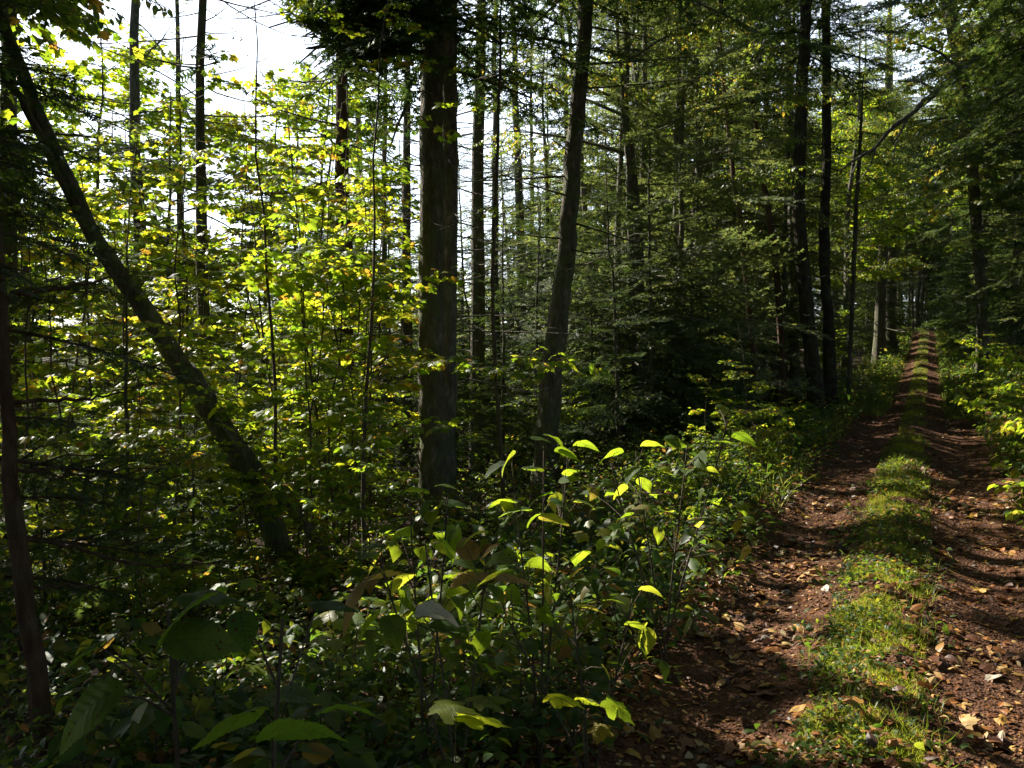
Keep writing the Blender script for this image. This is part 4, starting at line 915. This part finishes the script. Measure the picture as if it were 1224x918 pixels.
L7 = [(695, 722, 3.2, .10, 80, -5), (722, 715, 3.2, .09, 85, 5), (768, 703, 3.4, .09, 80, 0), (752, 745, 3.2, .10, 85, -5), (610, 738, 3.1, .14, 95, -8), (720, 735, 3.2, .07, 120, -10), (575, 728, 3.1, .08, 90, -40)]
plant('viburnum_bush', 'low viburnum with few flat yellow leaves in the dark patch left of the track', (.3, 3.25), L7 + cloud(k, 22, (570, 800), (690, 800), (2.9, 3.5), (.06, .10)), HEART, 'hobble', 3, 'shrub', seed=7)
T, b0 = plant('viburnum_bush', 'viburnum bush with large curled brown and yellow withering leaves', (-.18, 3.05), [(548, 690, 3.05, .16, 80, 10), (520, 750, 3.0, .12, 80, -10), (555, 650, 3.1, .13, 40, 30)] + cloud(k, 26, (430, 620), (640, 800), (2.8, 3.3), (.08, .13)), HEART, 'hobble', 3, 'shrub', seed=8)
def one_leaf(parent, base, px, py, Y, L, az, pit, tm, mat, label, name='withered_leaf'):
    a, p_ = math.radians(az), math.radians(pit); R = frames(np.array([[math.sin(a) * math.cos(p_), math.cos(a) * math.cos(p_), math.sin(p_)]]), np.array([[.1, -.2, 1.]]))
    link(name, mesh(name, stamp(tm, np.array([P(px, py, Y) - base]), R, [L]), M[mat], True, leaf_xy(tm)), parent, label)
CURL = strip_leaf(lambda t: .2 * math.sin(math.pi * t ** .8) ** .6 if 0 < t < 1 else 0., 25, 9, -.7, 1.2, .15, .02, .05, 5)
one_leaf(T, b0, 548, 690, 3.0, .19, 82, 35, CURL, 'brown', 'large arched withered leaf, tan with brown edge')
one_leaf(T, b0, 505, 735, 3.0, .13, 80, 0, strip_leaf(heart, 15, 7, .5, .5, .1, .01, .07, 6), 'litter_pale', 'small pale crumpled leaf')
one_leaf(T, b0, 560, 665, 3.1, .10, 350, 50, strip_leaf(heart, 15, 7, .2, .5, .1, .01, .05, 7), 'brown', 'orange-yellow leaf held upright')
one_leaf(T, b0, 430, 700, 3.0, .13, 230, -30, CURL, 'brown', 'curled orange-brown leaf')

# many low leafy plants on the verges
def herb(seed, h=.35, n=26, leaf=.06, temps=OVAL, mat='herb', spread=.16):
    k = np.random.default_rng(seed); st, pos, dr, nm, sc = [], [], [], [], []
    for s in range(3):
        top = np.array([k.normal(0, spread * .7), k.normal(0, spread * .7), h * k.uniform(.6, 1)]); mid = top * [.4, .4, .55]
        st.append(tube([[0, 0, -.02], mid, top], [.003, .0025, .0012], 4, False))
        for i in range(n // 3):
            t = k.uniform(.25, 1); b = mid * (1 - t) + top * t; a = k.uniform(0, 6.28); l = k.uniform(.02, .06) + .05 * (1 - t)
            d = np.array([math.cos(a), math.sin(a), k.uniform(-.1, .4)]); e = b + d * l
            st.append(tube([b, e], [.0013, .0008], 3, False)); pos.append(e); dr.append(d + [0, 0, -.4]); nm.append([k.normal(0, .3), k.normal(0, .3), 1]); sc.append(leaf * k.uniform(.6, 1.25))
    R = frames(np.array(dr), np.array(nm)); pos, sc = np.array(pos), np.array(sc); w_ = k.integers(0, len(temps), len(pos))
    return [('stem', mesh('herb_stem', cat(st), M['twig'], True)), ('foliage', mesh('herb_foliage', cat([stamp(temps[c], pos[w_ == c], R[w_ == c], sc[w_ == c]) for c in range(len(temps)) if (w_ == c).any()]), M[mat], True))]
HERB = [herb(400 + i, .3 + .08 * i, 30, .06 + .01 * i) for i in range(4)]
HERB_M = [herb(410 + i, .35 + .1 * i, 18, .085, [MAPLE], 'maple') for i in range(3)]
HERB_H = [herb(420 + i, .4 + .1 * i, 18, .08, HEART, 'hobble') for i in range(3)]
def verge(n, reg, protos, name, label, group, seed, smin=.7, smax=1.3):
    k = np.random.default_rng(seed); X, Y = reg(k, n)
    for x, y in zip(X, Y):
        s_, u = su(x, y)
        if math.hypot(x, y) < 1.5 or y < .9: continue
        lab = label % ('on the right bank of the track' if u > 0 else 'in the undergrowth left of the track')
        place(protos[int(k.integers(len(protos)))], name, (x, y, gz(x, y) - .01), lab, 'plant', group, float(k.uniform(0, 6.28)), float(k.uniform(smin, smax)), (float(k.normal(0, .1)), float(k.normal(0, .1))))
verge(150, reg_su(1.5, 13, -2.6, -1.05, 1.2), HERB, 'leafy_herb', 'small leafy herb %s, close to the rut', 'leafy herbs lining the track', 81)
verge(110, reg_view(1.8, 9, -40, 820, .8, 1.3), HERB, 'leafy_herb', 'small leafy herb %s, away from the track', 'leafy herbs away from the track', 82)
verge(60, reg_view(2.0, 9, 100, 850, .8, 1.3), HERB_M, 'maple_seedling', 'knee-high maple seedling %s', 'maple seedlings in the undergrowth', 83)
verge(30, reg_view(2.2, 8, 300, 900, .8, 1.3), HERB_H, 'viburnum_shoot', 'low heart-leaved viburnum shoot %s', 'viburnum shoots in the undergrowth', 84, .7, 1.1)
verge(46, reg_su(6, 20, 1.15, 2.4), HERB_H, 'viburnum_shoot', 'glossy heart-leaved shoot arching %s', 'shoots on the right bank', 85, .8, 1.6)
verge(50, reg_su(5, 20, 1.1, 3.0), HERB, 'leafy_herb', 'leafy herb %s, under the arching shoots', 'leafy herbs on the right bank', 86, .8, 1.6)

# ------------------------------------------------------------------ gaps cut into the crowns along sun rays to chosen spots
def on_ground(px, py):
    a = P(px, py, 1.0); d = a - [0, 0, CAM_Z]
    for Y in np.concatenate([np.arange(1, 20, .1), np.arange(20, 60, .4)]):
        p = d * Y + [0, 0, CAM_Z]
        if p[2] < gz(p[0], p[1]): return p
    return d * 50 + [0, 0, CAM_Z]
k = np.random.default_rng(91)
TG = []
def shafts(n, px, py, rad, Y=None):
    for _ in range(n):
        a, b = k.uniform(*px), k.uniform(*py)
        TG.append((on_ground(a, b) if Y is None else P(a, b, k.uniform(*Y)), k.uniform(*rad) * 1.1 + .035))
shafts(11, (985, 1110), (640, 915), (.06, .18)); shafts(12, (880, 1000), (640, 810), (.05, .15)); shafts(9, (1110, 1224), (680, 820), (.05, .16))
shafts(2, (880, 960), (880, 918), (.04, .08)); shafts(5, (1100, 1224), (820, 918), (.05, .12)); shafts(8, (945, 1200), (596, 625), (.10, .22)); shafts(4, (1060, 1100), (500, 560), (.1, .2)); shafts(4, (1095, 1135), (400, 425), (.4, .8))
shafts(12, (590, 700), (515, 630), (.09, .2), (3.3, 3.7)); shafts(5, (500, 560), (575, 660), (.05, .1), (3, 3.4)); shafts(10, (720, 900), (520, 600), (.08, .2), (4, 5)); shafts(12, (780, 960), (510, 620), (.1, .25), (6, 11))
shafts(8, (500, 640), (640, 750), (.04, .1), (2.9, 3.3)); shafts(4, (690, 780), (700, 750), (.05, .1), (3.1, 3.4)); shafts(2, (525, 570), (845, 855), (.05, .08), (2.2, 2.4)); shafts(3, (650, 740), (830, 860), (.04, .07), (2.8, 3))
shafts(9, (1160, 1224), (430, 620), (.12, .25), (6, 10)); shafts(60, (60, 450), (90, 560), (.2, .5), (7.5, 13)); shafts(40, (720, 940), (20, 400), (.3, .55), (13, 18)); shafts(60, (0, 520), (480, 800), (.05, .2), (4.5, 9)); shafts(8, (560, 900), (330, 520), (.12, .25), (10, 13)); shafts(10, (560, 720), (380, 500), (.1, .2), (9, 13)); shafts(5, (1000, 1220), (60, 330), (.3, .6), (14, 30)); shafts(34, (890, 1070), (60, 430), (.35, .8), (19, 30))
TP = np.array([t[0] for t in TG]); TR = np.array([t[1] for t in TG])
bpy.context.view_layer.update()
cut = {}
ncut = 0
for o in list(SC.objects):
    if o.type != 'MESH' or o.parent is None or not o.name.startswith(('crown', 'branch_wood')): continue
    me = o.data; mw = np.array(o.matrix_world)
    bb = np.array([list(c) + [1] for c in o.bound_box]) @ mw.T; c0 = bb[:, :3].mean(0); rb = np.linalg.norm(bb[:, :3] - c0, axis=1).max()
    q = c0 - TP; t = q @ SUN; dist = np.linalg.norm(q - t[:, None] * SUN, axis=1)
    near = (dist < rb + TR) & (t > -rb)
    if not near.any(): continue
    v = np.empty(len(me.vertices) * 3, np.float32); me.vertices.foreach_get('co', v); v = v.reshape(-1, 3)
    f = np.empty(len(me.loops), np.int32); me.loops.foreach_get('vertex_index', f); f = f.reshape(-1, 3)
    cw = v[f[:, 0]] @ mw[:3, :3].T + mw[:3, 3]
    kill = np.zeros(len(f), bool)
    for p, r in zip(TP[near], TR[near]):
        q = cw - p; t = q @ SUN
        kill |= (np.einsum('ij,ij->i', q, q) - t * t < r * r) & (t > .45 + r)
    if kill.sum() < 60: continue
    f = f[~kill]; keep = np.unique(f); inv = np.zeros(len(v), np.int32); inv[keep] = np.arange(len(keep))
    o.data = mesh(me.name, (v[keep], inv[f]), me.materials[0]); ncut += 1
print('crowns with sun gaps', ncut)
